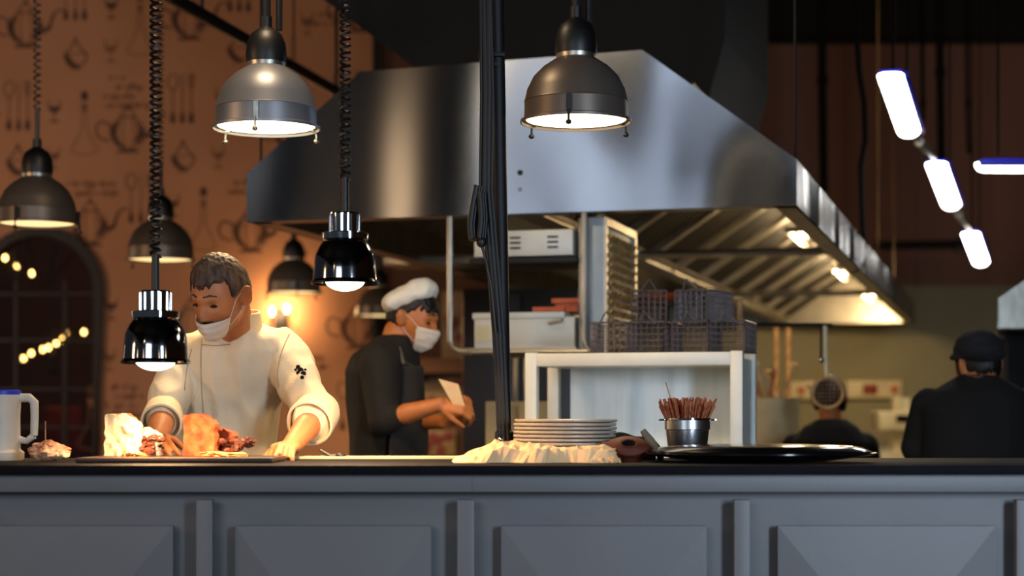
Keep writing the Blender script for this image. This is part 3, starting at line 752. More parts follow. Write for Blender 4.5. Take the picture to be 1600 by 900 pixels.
# wall things seen under the hood: shelf, two floral tile panels
t = thing('wall_shelf', 'brown wall shelf between two red-flowered panels', 'shelf', P(705, 575, 13.05))
obj('shelf_board', MB().box(P(705, 572, 13.02), (.62, .26, .11), bev=.01), M_wallplain, t)
for s in (-.2, .2): obj('bracket', MB().box(P(705, 582, 13.08)+Vector((s, .02, -.03)), (.03, .12, .08)), M_blackm, t)
for (pa, pb_, lab) in (((690, 455), (738, 560), 'red-flowered wall panel above the brown shelf'), ((655, 588), (740, 652), 'red-flowered wall panel below the brown shelf'), ((658, 672), (712, 712), 'red-flowered wall panel lowest, near counter height')):
    a = P(*pa, 13.14); b = P(*pb_, 13.14)
    t = thing('floral_panel', lab, 'wall panel', Vector(((a.x+b.x)/2, 13.15, b.z)), 0, 'floral wall panels')
    obj('panel_board', MB().box(((a.x+b.x)/2, 13.16, (a.z+b.z)/2), (b.x-a.x, .03, a.z-b.z), bev=.004), mat('tan_tile', '8A7250', .5, var=.1), t)
    rr = random.Random(int(pa[1])); m2 = MB()
    for k in range(7):
        cxx = a.x+(b.x-a.x)*rr.uniform(.15, .85); cz = b.z+(a.z-b.z)*rr.uniform(.15, .85)
        for q in range(5):
            an = q*2*PI/5+k; m2.ell((cxx+.022*math.cos(an), 13.143, cz+.022*math.sin(an)), (.022, .004, .018), n=6)
    obj('flower_relief', m2, mat('dull_red_glaze', '6E2418', .4), t)

# ---------------------------------------------------------------- rail and pipes overhead
a = P(262, -8, 7.6); b = P(548, 156, 9.9)
bb = thing('lighting_rail', 'black overhead rail slanting behind the large left pendant', 'rail', (a+b)/2)
obj('rail_bar', MB().tube([a, b], .030, 10), M_black, bb)
for t_ in (.15, .9):
    p = a.lerp(b, t_); obj('drop_rod', MB().tube([p, Vector((p.x, p.y, 4.8))], .010, 8), M_black, bb)
for k, (px, D, r, pyb, lab) in enumerate(((1283, 13.5, .034, 300, 'thick black vertical pipe left of the strip lights'), (1440, 14.5, .018, 190, 'thin black vertical pipe behind the first strip light'),
      (1467, 13.2, .030, 258, 'black vertical pipe right of the first strip light'), (1510, 14.5, .016, 240, 'thin black vertical pipe at the right of the others'))):
    p = P(px, pyb, D); tag(obj('ceiling_pipe', MB().tube([(p.x, D, 4.8), (p.x+.01, D, 3.6), (p.x+.02, D, p.z)], r, 10).tube([(p.x+.01, D, 3.7), (p.x+.01, D, 3.76)], r*1.3, 10), M_cable), lab, 'pipe', 'black pipes hanging from the ceiling')
pts = [P(1340, 0, 9.6), P(1340, 70, 9.6), P(1342, 110, 9.6), P(1350, 160, 9.6), P(1352, 220, 9.6), P(1345, 260, 9.6), P(1347, 330, 9.6), P(1349, 372, 9.6)]
pts = [Vector((pts[0].x, 9.6, 4.8))]+pts
mb = MB().tube(pts, .016, 8)
lp = [P(1350, 372, 9.6), P(1354, 395, 9.6), P(1348, 418, 9.6), P(1330, 428, 9.6), P(1312, 420, 9.6), P(1308, 405, 9.6), P(1314, 398, 9.6)]
mb.tube(lp, .006, 6)
tag(obj('hanging_cable', mb, M_cable), 'wavy black cable dropping past the hood side and ending in a loop', 'cable')
p = P(1400, 382, 15.9)
tag(obj('wall_conduit', MB().tube([P(1370, 383, 15.9), P(1540, 380, 15.9)], .035, 8).box(P(1500, 382, 15.93), (.1, .1, .1)), M_black), 'dark horizontal conduit on the upper rear wall', 'conduit')

# ---------------------------------------------------------------- strip lights
def strip(a, b, label, pw):
    a = Vector(a); b = Vector(b); d = (b-a); L_ = d.length; d.normalize()
    t = thing('strip_light', label, 'strip light', (a+b)/2, 0, 'lit strip lights')
    side = d.cross(Vector((0, 0, 1))).normalized(); up = side.cross(d)
    R = Matrix((side, d, up)).transposed().to_4x4(); c = (a+b)/2
    m2 = MB(); prof = []
    for i in range(13):
        an = PI+PI*i/12; prof.append((.058*math.cos(an), .042*math.sin(an)))
    n = len(prof)
    rows = []
    for (s_, k) in ((-L_/2, .35), (-L_/2+.015, .8), (-L_/2+.05, 1), (L_/2-.05, 1), (L_/2-.015, .8), (L_/2, .35)):
        rows.append([c+d*s_+side*(x*k)+up*(z*k) for x, z in prof])
    vs = [p for r_ in rows for p in r_]
    fs = [(i*n+k, i*n+k+1, (i+1)*n+k+1, (i+1)*n+k) for i in range(5) for k in range(n-1)]+[tuple(range(n)), tuple(5*n+k for k in range(n))]
    fs += [(i*n, i*n+n-1, (i+1)*n+n-1, (i+1)*n) for i in range(5)]
    m2._add(vs, fs)
    obj('diffuser', m2, M_tube, t)
    obj('fringe_housing', MB().box(c+up*.008+side*.0, (.10, L_-.06, .02), R, bev=.004).box(c-up*.006+side*.070, (.018, L_-.04, .03), R, bev=.004), M_blue, t)  # blue bars added in place of the blue glow beside the tube
    for s_ in (-.35, .35):
        p = c+d*(L_*s_)+up*.04; obj('suspension_rod', MB().tube([p, Vector((p.x, p.y, 4.8))], .006, 6), M_cable, t)
    obj('clip', MB().box(c-d*(L_/2-.07)-up*.04, (.02, .03, .01), R), M_steel_w, t)
    return t
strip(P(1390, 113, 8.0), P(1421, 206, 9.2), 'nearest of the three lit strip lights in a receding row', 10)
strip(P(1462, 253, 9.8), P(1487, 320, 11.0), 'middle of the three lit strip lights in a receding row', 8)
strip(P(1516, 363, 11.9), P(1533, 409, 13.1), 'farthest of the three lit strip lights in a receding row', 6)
for (a_, b_, lab) in ((P(1421, 204, 9.2), P(1462, 250, 9.8), 'short metal link between the nearest and middle strip lights'), (P(1487, 318, 11.0), P(1516, 360, 11.9), 'short metal link between the middle and farthest strip lights')):
    a_, b_ = Vector(a_), Vector(b_); dd_ = (b_-a_).normalized()
    tag(obj('light_link', MB().tube([a_+dd_*.03, b_-dd_*.03], .014, 8).tube([a_.lerp(b_, .35), a_.lerp(b_, .65)], .026, 8), M_steel_w), lab, 'link')
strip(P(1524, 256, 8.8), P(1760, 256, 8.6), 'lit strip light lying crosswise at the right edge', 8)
# second hood at the right edge
t = thing('small_extractor_hood', 'smaller steel hood corner at the right edge above the cook in a cap', 'extractor hood', P(1640, 505, 8.2))
a = P(1560, 466, 8.2)
poly = [(P(1560, 506, 8.2)), P(1560, 466, 8.2), P(1610, 432, 8.2), P(1760, 420, 8.2), P(1760, 506, 8.2)]
obj('canopy', MB().prism(poly, KV*1.2), M_steel_w, t, smooth=False)
obj('rim', MB().prism([q_+Vector((-.005, -.005, 0)) for q_ in (poly[0], poly[4], poly[4]-Vector((0, 0, .02)), poly[0]-Vector((0, 0, .02)))], KV*1.21), M_steel_w, t, smooth=False)
p = P(1780, 420, 8.2); obj('flue', MB().box((p.x, 8.8, (p.z+4.8)/2), (.4, .4, 4.8-p.z)), M_ceil, t)
t = thing('dark_cupboard', 'tall dark cupboard at the right edge below the small hood', 'cupboard', P(1640, 650, 8.6)); t.location.z = 0
xl = P(1572, 0, 8.5).x; zt2 = P(0, 522, 8.5).z
obj('body', MB().box((xl+.4, 8.8, zt2/2), (.8, .55, zt2), bev=.01), M_charcoal, t)
for s in (0, 1): obj('door', MB().box((xl+.2+.4*s, 8.515, zt2/2), (.385, .02, zt2-.06), bev=.005), M_charcoal, t)

# ---------------------------------------------------------------- far kitchen counter and wall gear
t = thing('rear_worktop', 'long steel worktop against the olive wall', 'worktop', (3.0, 15.3, 0))
zz = P(0, 700, 14.8).z
obj('worktop_slab', MB().box((3.1, 15.35, zz-.02), (4.0, 1.1, .04), bev=.005), M_steel_w, t)
obj('worktop_cabinet', MB().box((3.1, 15.4, (zz-.04)/2), (3.9, 1.0, zz-.04)), M_benchm, t)
def ctrl(px0, px1, py0, py1, label, disp):
    D = 15.97; a = P(px0, py0, D); b = P(px1, py1, D)
    t = thing('control_panel', label, 'control panel', Vector(((a.x+b.x)/2, D, b.z)), 0, 'cream control panels')
    obj('panel_plate', MB().box(((a.x+b.x)/2, D, (a.z+b.z)/2), (b.x-a.x, .08, a.z-b.z), bev=.008), M_cream, t)
    W_ = b.x-a.x; zc = (a.z+b.z)/2
    for s in disp[0]: obj('dial', MB().lathe([(0, 0), (.035, 0), (.03, .03), (0, .03)], c=(a.x+W_*s, D-.04, zc), R=Matrix.Rotation(PI/2, 3, 'X'), n=16), M_copper, t)
    for s in disp[1]: obj('display', MB().box((a.x+W_*s, D-.042, zc), (.13, .01, .09), bev=.003), M_red, t)
    for s in disp[2]: obj('button', MB().box((a.x+W_*s, D-.045, zc+.04), (.03, .012, .015), bev=.002), M_steel_w, t)
ctrl(1232, 1318, 596, 624, 'cream control panel left half, one orange dial, behind the round strainer', ((.22,), (), ()))
ctrl(1322, 1408, 595, 622, 'cream control panel with red display on the olive wall', ((.86,), (.42,), (.12, .66)))
# scale / machine
D = 13.2; a = P(1373, 643, D); b = P(1436, 672, D)
t = thing('kitchen_scale', 'cream weighing machine with small dark display beside the capped cook', 'scale', Vector(((a.x+b.x)/2, D+.15, P(0, 708, D).z)))
obj('head', MB().box(((a.x+b.x)/2, D+.15, (a.z+b.z)/2), (b.x-a.x, .3, a.z-b.z), bev=.012), M_cream, t)
obj('display', MB().box(P(1410, 654, D-.005), (.09, .01, .05)), M_eye, t)
obj('button', MB().box(P(1427, 654, D-.005), (.03, .012, .05)), M_red, t)
obj('pillar', MB().box(P(1402, 690, D+.2), (.1, .12, .2)), M_cream, t)
zpl = P(0, 706, D).z
obj('base', MB().box(((a.x+b.x)/2, D+.15, (zpl+.0)/2), (.34, .4, zpl), bev=.01), M_cream, t)
tag(obj('paper_carton', MB().box(P(1407, 633, D+.1), (.12, .1, .11), bev=.003).box(P(1407, 633, D+.04), (.012, .012, .11)), M_cream), 'cream carton standing on the weighing machine', 'carton')
# round strainer on a pole
D = 7.6
t = thing('hanging_strainer', 'round wire strainer hanging from a long handle before the crouching cook', 'strainer', P(1292, 640, D))
c = P(1292, 614, D); R_ = .066
ring = [c+Vector((R_*math.cos(i*PI/16), -.01, R_*.96*math.sin(i*PI/16))) for i in range(33)]
obj('rim', MB().tube(ring, .008, 8), M_wood, t)
mb = MB()
for k in range(-3, 4):
    o_ = k*R_/4; hf = math.sqrt(R_*R_-o_*o_)
    for ax in (0, 1):
        pts = []
        for j in range(9):
            s_ = -hf+2*hf*j/8; rr = math.sqrt(o_*o_+s_*s_)/R_; dy = .025*(1-rr*rr)
            pts.append(c+(Vector((o_, dy, s_)) if ax else Vector((s_, dy, o_))))
        mb.tube(pts, .0008, 4)
obj('wire_mesh', mb, M_wood, t)
obj('handle', MB().tube([c+Vector((0, 0, R_)), P(1290, 560, D), P(1289, 509, D)], .010, 10), M_cream, t)
obj('hook', MB().ell(P(1284, 563, D-.01), (.012, .012, .012), n=10), M_chrome, t)
obj('hook_bar', MB().tube([P(1283, 565, D), P(1283, 508, D)], .005, 8), M_blackm, t)
zr = P(1289, 470, D).z
obj('hanging_rail', MB().tube([P(1158, 507, D), P(1300, 507, D)], .007, 8), M_blackm, t)
# rods on the left of it
for k, (px, lab) in enumerate(((1213, 'pale upright rod left of the pair above the utensils'), (1232, 'pale upright rod right of the pair above the utensils'), (1156, 'pale upright rod rising behind the fry baskets'))):
    a0, a1 = (512, 690) if k < 2 else (468, 560)
    D = 10.4 if k < 2 else 7.6; pa = P(px, a0, D); pb2 = P(px+(2 if k < 2 else 0), a1, D)
    tag(obj('upright_rod', MB().tube([Vector((pb2.x, D, 0)), pa, ], .014, 8).lathe([(.03, 0), (.03, .02), (.014, .03)], c=(pb2.x, D, 0), n=12), M_wood), lab, 'rod', 'pale rods under the hood')
# storage drum below with utensils
D = 9.3
t = thing('utensil_tub', 'cream tub crammed with ladles and sticks right of the bench', 'tub', Vector((P(1208, 0, D).x, D, 0)))
zt3 = P(0, 622, D).z
obj('tub_body', MB().shell([(.10, 0), (.12, .02), (.135, zt3-.02), (.142, zt3)], .006, c=(P(1208, 0, D).x, D, 0), n=28), M_cream, t)
obj('tub_stand', MB().lathe([(0, 0), (.095, 0), (.095, .06), (0, .06)], c=(P(1208, 0, D).x, D, 0), n=20), M_cream, t)
rr = random.Random(4); ctr_ = Vector((P(1206, 0, D).x, D, zt3-.10))
for k in range(16):
    an = rr.uniform(-1.55, 1.55); ln = rr.uniform(.24, .42); tip = ctr_+Vector((math.sin(an)*ln*.55, rr.uniform(-.08, .08), .12+math.cos(an)*ln*.45))
    st = ctr_+Vector((rr.uniform(-.07, .07), rr.uniform(-.06, .06), -.02))
    m2 = MB().tube([st, st.lerp(tip, .6)+Vector((0, 0, .01)), tip], [.006, .005, .006], 6)
    if k % 3 == 0: m2.ell(tip, (.022, .012, .016), n=8)
    mm = (mat('light_wood', 'E8C48C', .6, hex2='C0935A', scale=30), M_steel_w, M_skew)[k % 3]
    ll = ('wooden stick', 'steel handled utensil', 'reddish wooden spoon')[k % 3]
    tag(obj('kitchen_utensil', m2, mm), '%s among those crammed in the cream tub' % ll, 'utensil', ('wooden sticks', 'steel utensils', 'reddish spoons')[k % 3]+' in the tub')

# ---------------------------------------------------------------- counter clutter
# plates
pc = Vector((P(884, 0, 4.86).x, 4.86, CT))
names = ['bottom', 'second from the bottom', 'third from the bottom', 'fourth from the bottom', 'fifth from the bottom', 'fifth from the top', 'fourth from the top', 'third from the top', 'second from the top', 'topmost']
def plate_mesh():
    pr = [(0, 0), (.080, 0), (.084, .003), (.116, .0075), (.137, .0105), (.1395, .013), (.1395, .0165), (.137, .018), (.115, .0135), (.078, .0065), (0, .0055)]
    return MB().lathe(pr, n=56)
pm = obj('plate', plate_mesh(), M_plate, world=False); pm.location = pc
tag(pm, 'grey stoneware plate, bottom of the stack beside the pole', 'plate', 'stacked grey plates')
for k in range(1, 10):
    o = pm.copy(); C.objects.link(o); o.location = pc+Vector((random.uniform(-.003, .003), random.uniform(-.003, .003), .0104*k)); o['label'] = 'grey stoneware plate, %s of the stack beside the pole' % names[k]
# crumpled paper
def crumple(px0, px1, py_top, D, seed, wd, base_z, heights):
    a, b = P(px0, 0, D), P(px1, 0, D)
    def fn(u, v):
        x = a.x+(b.x-a.x)*u; h = 0
        for i in range(len(heights)-1):
            (t0, h0), (t1, h1) = heights[i], heights[i+1]
            if t0 <= u <= t1: h = h0+(h1-h0)*(u-t0)/(t1-t0)
        env = math.sin(PI*min(1, max(0, v)))**.45
        nz = (abs(noise.noise(Vector((u*6+seed, v*3.5, 0))))-.2)*.030+abs(noise.noise(Vector((u*15, v*8+seed, 2))))*.012
        return Vector((x+noise.noise(Vector((u*5, v*5, seed)))*.01, D-wd/2+wd*v+.012*math.sin(u*17+seed), base_z+.002+max(0, (h*env+nz*min(1, env)*(1 if h > .01 else .3)))))
    rj = random.Random(int(seed*10)); g_ = MB().grid(fn, 30, 9)
    for v in g_.bm.verts:
        q_ = v.co.z-base_z
        v.co += Vector((rj.uniform(-.004, .004), rj.uniform(-.005, .005), rj.uniform(0, 1)*min(.010, max(0, q_-.003))))
    return g_
tag(obj('wrapping_paper', crumple(708, 962, 0, 4.62, 2.2, .22, CT, [(0, .004), (.08, .010), (.18, .024), (.25, .050), (.36, .040), (.5, .030), (.75, .030), (.93, .036), (1, .016)]), M_paper, solid=.0012, smooth=False),
    'crumpled pale wrapping paper lying before the stacked plates', 'paper')
tag(obj('paper_scrap', crumple(925, 968, 0, 4.52, 5.1, .05, CT, [(0, .002), (.5, .010), (1, .004)]), M_paper, solid=.0012, angle=18), 'small torn paper scrap at the right end of the crumpled paper', 'paper')
# terracotta pot with round mouth facing the room
c = Vector((P(981, 0, 4.72).x, 4.72, CT+.034))
t = thing('clay_pot', 'squat terracotta pot with round dark mouth between paper and steel pail', 'pot', Vector((c.x, c.y, CT)))
Rm = Matrix.Diagonal((1.05, 1, .58)).to_3x3() @ Matrix.Rotation(math.radians(60), 3, 'X')
mb = MB().shell([(.0, -.030), (.030, -.030), (.055, -.012), (.060, .006), (.050, .028), (.028, .042), (.020, .044), (.022, .052)][1:], .004, c=c, R=Rm, n=36)
obj('pot_body', mb, M_terra, t)
obj('mouth_shade', MB().lathe([(0, .038), (.018, .038), (.018, .0445), (0, .0445)], c=c, R=Rm, n=24), M_black, t)  # black disc set into the opening for its inner shade
obj('pot_foot', MB().lathe([(0, 0), (.035, 0), (.04, .006), (.03, .012), (0, .012)], c=(c.x, c.y, CT), n=24), M_terra, t)
obj('spout', MB().tube([c+Vector((-.045, .0, .0)), c+Vector((-.065, -.004, .006)), c+Vector((-.080, -.006, .000))], [.018, .013, .010], 12), M_terra, t)
tag(obj('folded_black_cloth', MB().grid(lambda u, v: Vector((P(945+88*u, 0, 4.9).x, 4.84+.12*v, CT+.062+.010*math.sin(u*9)+.008*math.cos(v*7)-.05*abs(u-.45)**2*4)), 20, 10), M_dark, solid=.012), 'crumpled black cloth lying behind the terracotta pot', 'cloth')
bx_ = P(989, 0, 4.90)
tag(obj('black_box', MB().box((bx_.x, 4.90, CT+.024), (.12, .09, .048), bev=.006), M_black), 'low black box under the black cloth behind the clay pot', 'box')
# steel pail with skewers
D = 5.02; c = Vector((P(1074, 0, D).x, D, CT))
zr = P(0, 655, D).z-CT
t = thing('steel_pail', 'small steel pail holding the red-brown skewers', 'pail', c)
obj('pail_body', MB().shell([(.0, 0.001), (.050, 0), (.052, .004), (.0605, zr-.03), (.0635, zr-.028), (.0635, zr)][1:], .002, c=c, n=40), mat('satin_steel', 'D2D6DA', .27, 1, var=.05), t)
obj('pail_bottom', MB().lathe([(0, 0), (.05, 0), (.05, .003), (0, .003)], c=c, n=32), M_chrome, t)
obj('pail_rim', MB().lathe([(.061, zr-.004), (.066, zr-.002), (.066, zr+.003), (.061, zr+.002)], c=c, n=40, close=True), M_chrome, t)
for s in (-1, 1): obj('pail_lug', MB().box(c+Vector((s*.070, 0, zr-.002)), (.022, .02, .005), bev=.001), M_chrome, t)
rr = random.Random(11); mb = MB()
for k in range(150):
    rad = .050*math.sqrt(rr.random()); an = rr.uniform(0, 2*PI)
    x, yy = rad*math.cos(an), rad*math.sin(an); b0 = c+Vector((x*.7, yy*.7, zr-.05))
    top = c+Vector((x*1.62, yy*1.5, zr+rr.uniform(.035, .062)))
    mb.tube([b0, b0.lerp(top, .5), top], [.002, .0032, .0026], 5)
tag(obj('skewer_bunch', mb, M_skew), 'dense bunch of thin red-brown skewers bristling from the steel pail', 'skewers', kind='stuff')
tag(obj('bare_skewer', MB().tube([c+Vector((-.02, 0, zr-.03)), P(1040, 597, D)], [.0018, .0018], 6), M_wood), 'single pale skewer sticking up highest from the pail', 'skewer')
# pale folded scoop right of pot
tag(obj('wooden_scoop', MB().tube([P(1004, 672, 4.8), P(1016, 690, 4.8), P(1026, 704, 4.78)], [.008, .014, .010], 10).ell(P(1028, 707, 4.77), (.022, .02, .010), n=10), mat('grey_wood', '6E6552', .6)), 'greyish wooden scoop leaning between the clay pot and the pail', 'scoop')
# big black tray
c = Vector((P(1188, 0, 4.68).x, 4.68, CT))
pr = [(0, 0), (.15, 0), (.20, .006), (.285, .018), (.300, .022), (.302, .026), (.296, .028), (.262, .040), (.22, .045), (.10, .047), (0, .047)]
t = thing('black_platter', 'wide low black covered platter at the right of the counter', 'platter', c)
obj('platter_base', MB().lathe([(0, 0), (.15, 0), (.20, .006), (.285, .018), (.302, .022), (.302, .025), (0, .025)], c=c, n=64, sy=.85), mat('glossy_black', '0A0A0C', .14, coat=.5), t)
obj('platter_lid', MB().lathe([(0, .0252), (.288, .0252), (.286, .029), (.262, .039), (.22, .044), (.10, .047), (0, .047)], c=c, n=64, sy=.85), mat('glossy_black', '0A0A0C', .14), t)
# left side: jug
D = 4.85; c = Vector((P(0, 0, D).x, D, CT)); zj = P(0, 617, D).z-CT
t = thing('plastic_jug', 'milky plastic jug with blue lid and big handle at the left edge', 'jug', c)
obj('jug_body', MB().lathe([(0, 0), (.060, 0), (.064, .006), (.064, .022), (.054, .030), (.053, .12), (.057, zj), (0, zj)], c=c, n=40), M_jug, t)
hp = [c+Vector((.045, 0, zj-.008)), c+Vector((.080, 0, zj-.008)), c+Vector((.093, 0, zj-.020)), c+Vector((.094, 0, zj-.06)), c+Vector((.092, 0, zj-.11))]
obj('jug_handle', MB().tube(hp, [.012, .012, .012, .011, .010], 12).tube([hp[-1], c+Vector((.072, 0, zj-.125)), c+Vector((.050, 0, zj-.12))], [.010, .009, .010], 12), M_jug, t)
obj('jug_lid', MB().lathe([(0, zj), (.056, zj), (.056, zj+.010), (.050, zj+.014), (0, zj+.014)], c=c, n=36), M_bluelid, t)
# filled roll with a toothpick
c = P(76, 706, 4.72); c.z = CT+.028
t = thing('filled_roll', 'rumpled pale filled roll pinned with a toothpick beside the jug', 'sandwich', Vector((c.x, c.y, CT)))
mb = MB()
def lump(cn, r, seed, amp=.25, n=22):
    m_ = MB(); m_.ell(cn, r, n=n)
    for v in m_.bm.verts:
        d = v.co-Vector(cn); q = noise.noise(Vector((d.x/r[0]*1.4+seed, d.y/r[1]*1.4, d.z/r[2]*1.4)))+.5*noise.noise(Vector((d.x/r[0]*3.5, d.y/r[1]*3.5+seed, d.z/r[2]*3.5)))
        v.co = Vector(cn)+d*(1+amp*q)
    me = bpy.data.meshes.new('t'); m_.bm.to_mesh(me); m_.bm.free(); return me
def addmesh(mb, me): mb.bm.from_mesh(me); bpy.data.meshes.remove(me); return mb
for dx, dz, rx, rz_, s in ((0, 0, .052, .022, 1), (-.02, .008, .030, .018, 2), (.022, -.002, .034, .020, 3), (.0, .014, .026, .016, 4)):
    addmesh(mb, lump(c+Vector((dx, 0, dz)), (rx, .04, rz_), s, .35))
mn = min(v.co.z for v in mb.bm.verts)
for v in mb.bm.verts: v.co.z += CT+.001-mn
obj('roll', mb, mat('pale_roll', 'EBC3A0', .8, hex2='9A5A38', scale=28, bump=.5, bscale=50), t)
obj('toothpick', MB().tube([P(71, 700, 4.72), P(71, 658, 4.72)], .0014, 6), M_wood, t)
# serving board and wraps
zb_ = CT+.014
tb = MB().box((P(285, 0, 4.66).x, 4.69, CT+.0075), (.50, .30, .013), bev=.005)
tag(obj('serving_board', tb, mat('dark_walnut', '2A1810', .45, var=.3, scale=20)), 'dark serving board under the two cut sandwiches', 'board')
tag(obj('knife_rest', MB().box((P(600, 0, 4.98).x, 5.02, CT+.004), (.50, .10, .008), bev=.002), M_cream), 'thin pale board lying along the rear edge between the chefs', 'board')
def sandwich(px, D, wpx, label, tilt, seed, bright, name='cut_sandwich'):
    s = F/D; x = P(px, 0, D).x
    t = thing(name, label, 'sandwich', (x, D, zb_)); MBr = M_bread if bright else mat('deep_toasted_bread', 'B0592C', .8, hex2='7A3216', scale=22, bump=.3, bscale=60)
    w_ = wpx*1.16/s; h = 66/s
    def slab(x0, x1, lean, th_, hh, yy, m, nm, yaw=-.55):
        m2 = MB(); n = 16
        prof = []
        for i in range(n+1):
            a_ = i/n; prof.append(a_)
        def fn(u, v):
            xx = x0+(x1-x0)*u; top = hh*(1-.03*(1-u)-.55*max(0, u-.5)**1.2)+.006*noise.noise(Vector((u*5, seed, 0)))
            z = top*v
            return Vector((x+xx+lean*z/hh+.007*noise.noise(Vector((u*6, v*6, seed))), D+yy+.009*noise.noise(Vector((u*5, v*5, seed+3))), zb_+.001+z))
        g0 = len(m2.bm.verts)
        N_ = 14
        f = [fn(i/N_, j/N_) for j in range(N_+1) for i in range(N_+1)]
        b = [p+Vector((0, th_, 0)) for p in f]
        Rz = Matrix.Rotation(yaw, 3, 'Z'); pv = Vector((x, D-.005, 0)); f = [pv+Rz @ (p-pv) for p in f]; b = [pv+Rz @ (p-pv) for p in b]
        nn = (N_+1)**2
        fc = []
        for j in range(N_):
            for i in range(N_):
                q = j*(N_+1)+i; fc += [(q, q+1, q+N_+2, q+N_+1), (nn+q, nn+q+1, nn+q+N_+2, nn+q+N_+1)]
        for i in range(N_):
            fc += [(i, i+1, nn+i+1, nn+i), (N_*(N_+1)+i, N_*(N_+1)+i+1, nn+N_*(N_+1)+i+1, nn+N_*(N_+1)+i),
                   (i*(N_+1), (i+1)*(N_+1), nn+(i+1)*(N_+1), nn+i*(N_+1)), (i*(N_+1)+N_, (i+1)*(N_+1)+N_, nn+(i+1)*(N_+1)+N_, nn+i*(N_+1)+N_)]
        m2._add(f+b, fc); return obj(nm, m2, m, t)
    slab(-w_/2, w_/2*.3, tilt, .030, h, -.02, MBr, 'bread_slice', -.75)
    slab(-w_/2+.016, w_/2*.62, tilt*.7, .022, h*.99, -.045, M_crumb if bright else MBr, 'bread_slice', -.40)
    slab(-w_/2*.2, w_/2*1.0, tilt, .02, h*.66, .012, M_crumb if bright else MBr, 'bread_slice')
    mb = MB()
    rr = random.Random(seed)
    for k in range(16):
        px_ = x+w_*rr.uniform(.15, .85 if not bright else .6); zz_ = zb_+.012+rr.uniform(0, .030)*(1.3 if bright else 1)
        addmesh(mb, lump((px_, D-.03+rr.uniform(-.02, .03), zz_), (rr.uniform(.008, .017), .012, rr.uniform(.006, .011)), k+seed, .5, 8))
    obj('meat_filling', mb, M_meat, t)
    slab(w_*.12, w_*(.95 if not bright else .5), -.006, .05, .010, -.05, M_bread, 'bread_base')
    return t
sandwich(205, 4.76, 74, 'bright cut sandwich standing under the low heat lamp', .006, 1, True)
sandwich(326, 4.76, 70, 'toasted cut sandwich spilling browned meat before the chef', .004, 2, False)
tag(obj('small_cutter', MB().tube([P(500, 703, 5.0), P(516, 712, 5.0), P(526, 712, 5.0)], .006, 8).ell(P(532, 713, 5.0), (.016, .014, .010), n=10).ell(P(532, 718, 5.0), (.018, .018, .004), n=8), M_black), 'small black handled tool near the rear edge between the chefs', 'tool')

# ---------------------------------------------------------------- wall sconce and lights seen in the arch
sp = P(437, 500, YL-.12)
l = bpy.data.lights.new('side_room_fill', 'POINT'); l.energy = 60; l.color = (1, .6, .3); l.shadow_soft_size = .2  # hidden light added to show the side room and its chair
o = bpy.data.objects.new('side_room_fill', l); C.objects.link(o); o.location = (AC+.5, 13.75, 3.1)
t = thing('wall_sconce', 'twin-candle wall sconce glowing behind the white-jacketed chef', 'wall lamp', Vector((sp.x, YL-.05, sp.z)))
obj('back_plate', MB().box((sp.x, YL-.02, sp.z), (.10, .03, .16), bev=.01), M_blackm, t)
for s in (-1, 1):
    b_ = Vector((sp.x+s*.055, YL-.14, sp.z-.04+ (.02 if s > 0 else 0)))
    obj('arm', MB().tube([(sp.x, YL-.03, sp.z-.06), (sp.x+s*.03, YL-.1, sp.z-.10), b_-Vector((0, 0, .04)), b_], .007, 8), M_blackm, t)
    obj('candle_tube', MB().tube([b_, b_+Vector((0, 0, .07))], .011, 10), M_blackm, t)
    obj('bulb', MB().ell(b_+Vector((0, 0, .10)), (.016, .016, .034), n=12), mat('sconce_bulb', 'FFF0C8', .3, emit=25, ehex='FFD890', sampling='NONE'), t)
    l = bpy.data.lights.new('sconce_light', 'POINT'); l.energy = 15; l.color = (1, .60, .26); l.shadow_soft_size = .03
    o = bpy.data.objects.new('sconce_light', l); C.objects.link(o); o.parent = t; o.location = b_+Vector((0, 0, .10))-t.location+Vector((0, -.0, 0))
M_cb = mat('chandelier_bulb', 'FFE8B8', .3, emit=40, ehex='FFC670')
def chandelier(D, pts, label):
    c = sum((P(*q, D) for q in pts), Vector())/len(pts)
    t = thing('chandelier', label, 'chandelier', c, 0, 'chandeliers seen through the arched window')
    zz_ = min(P(*q, D).z for q in pts)-.12
    hub = Vector((c.x, D+.05, zz_))
    obj('stem', MB().tube([hub, (hub.x, hub.y, 4.0)], .012, 8).ell(hub, (.03, .03, .03), n=8), M_blackm, t)
    for q in pts:
        p = P(*q, D)
        obj('arm', MB().tube([hub, (p.x, D+.02, zz_+.01), p-Vector((0, 0, .05)), p-Vector((0, 0, .02))], .007, 6), M_blackm, t)
        obj('bulb', MB().ell(p, (.014, .014, .020), n=10), M_cb, t)
chandelier(14.6, [(8, 403), (27, 415), (50, 427), (-12, 418)], 'chandelier with few bulbs high in the arched window')
chandelier(15.6, [(37, 560), (49, 552), (67, 546), (76, 543), (88, 536), (98, 530), (102, 521), (131, 519)], 'chandelier with a slanting line of bulbs lower in the arched window')
# red chair in the side room
c = P(98, 650, 14.2)
t = thing('dining_chair', 'red backed chair seen through the lower arched window', 'chair', (c.x, 14.3, 0))
zt4 = P(0, 636, 14.2).z
obj('backrest', MB().box((c.x, 14.2, zt4-.20), (.30, .05, .40), bev=.02), M_red, t)
obj('seat', MB().box((c.x, 14.42, zt4-.48), (.42, .44, .07), bev=.02), M_red, t)
for sx in (-.18, .18):
    for yy in (14.23, 14.6): obj('leg', MB().tube([(c.x+sx, yy, zt4-.5), (c.x+sx*1.05, yy, .0)], [.018, .012], 8), M_blackm, t)

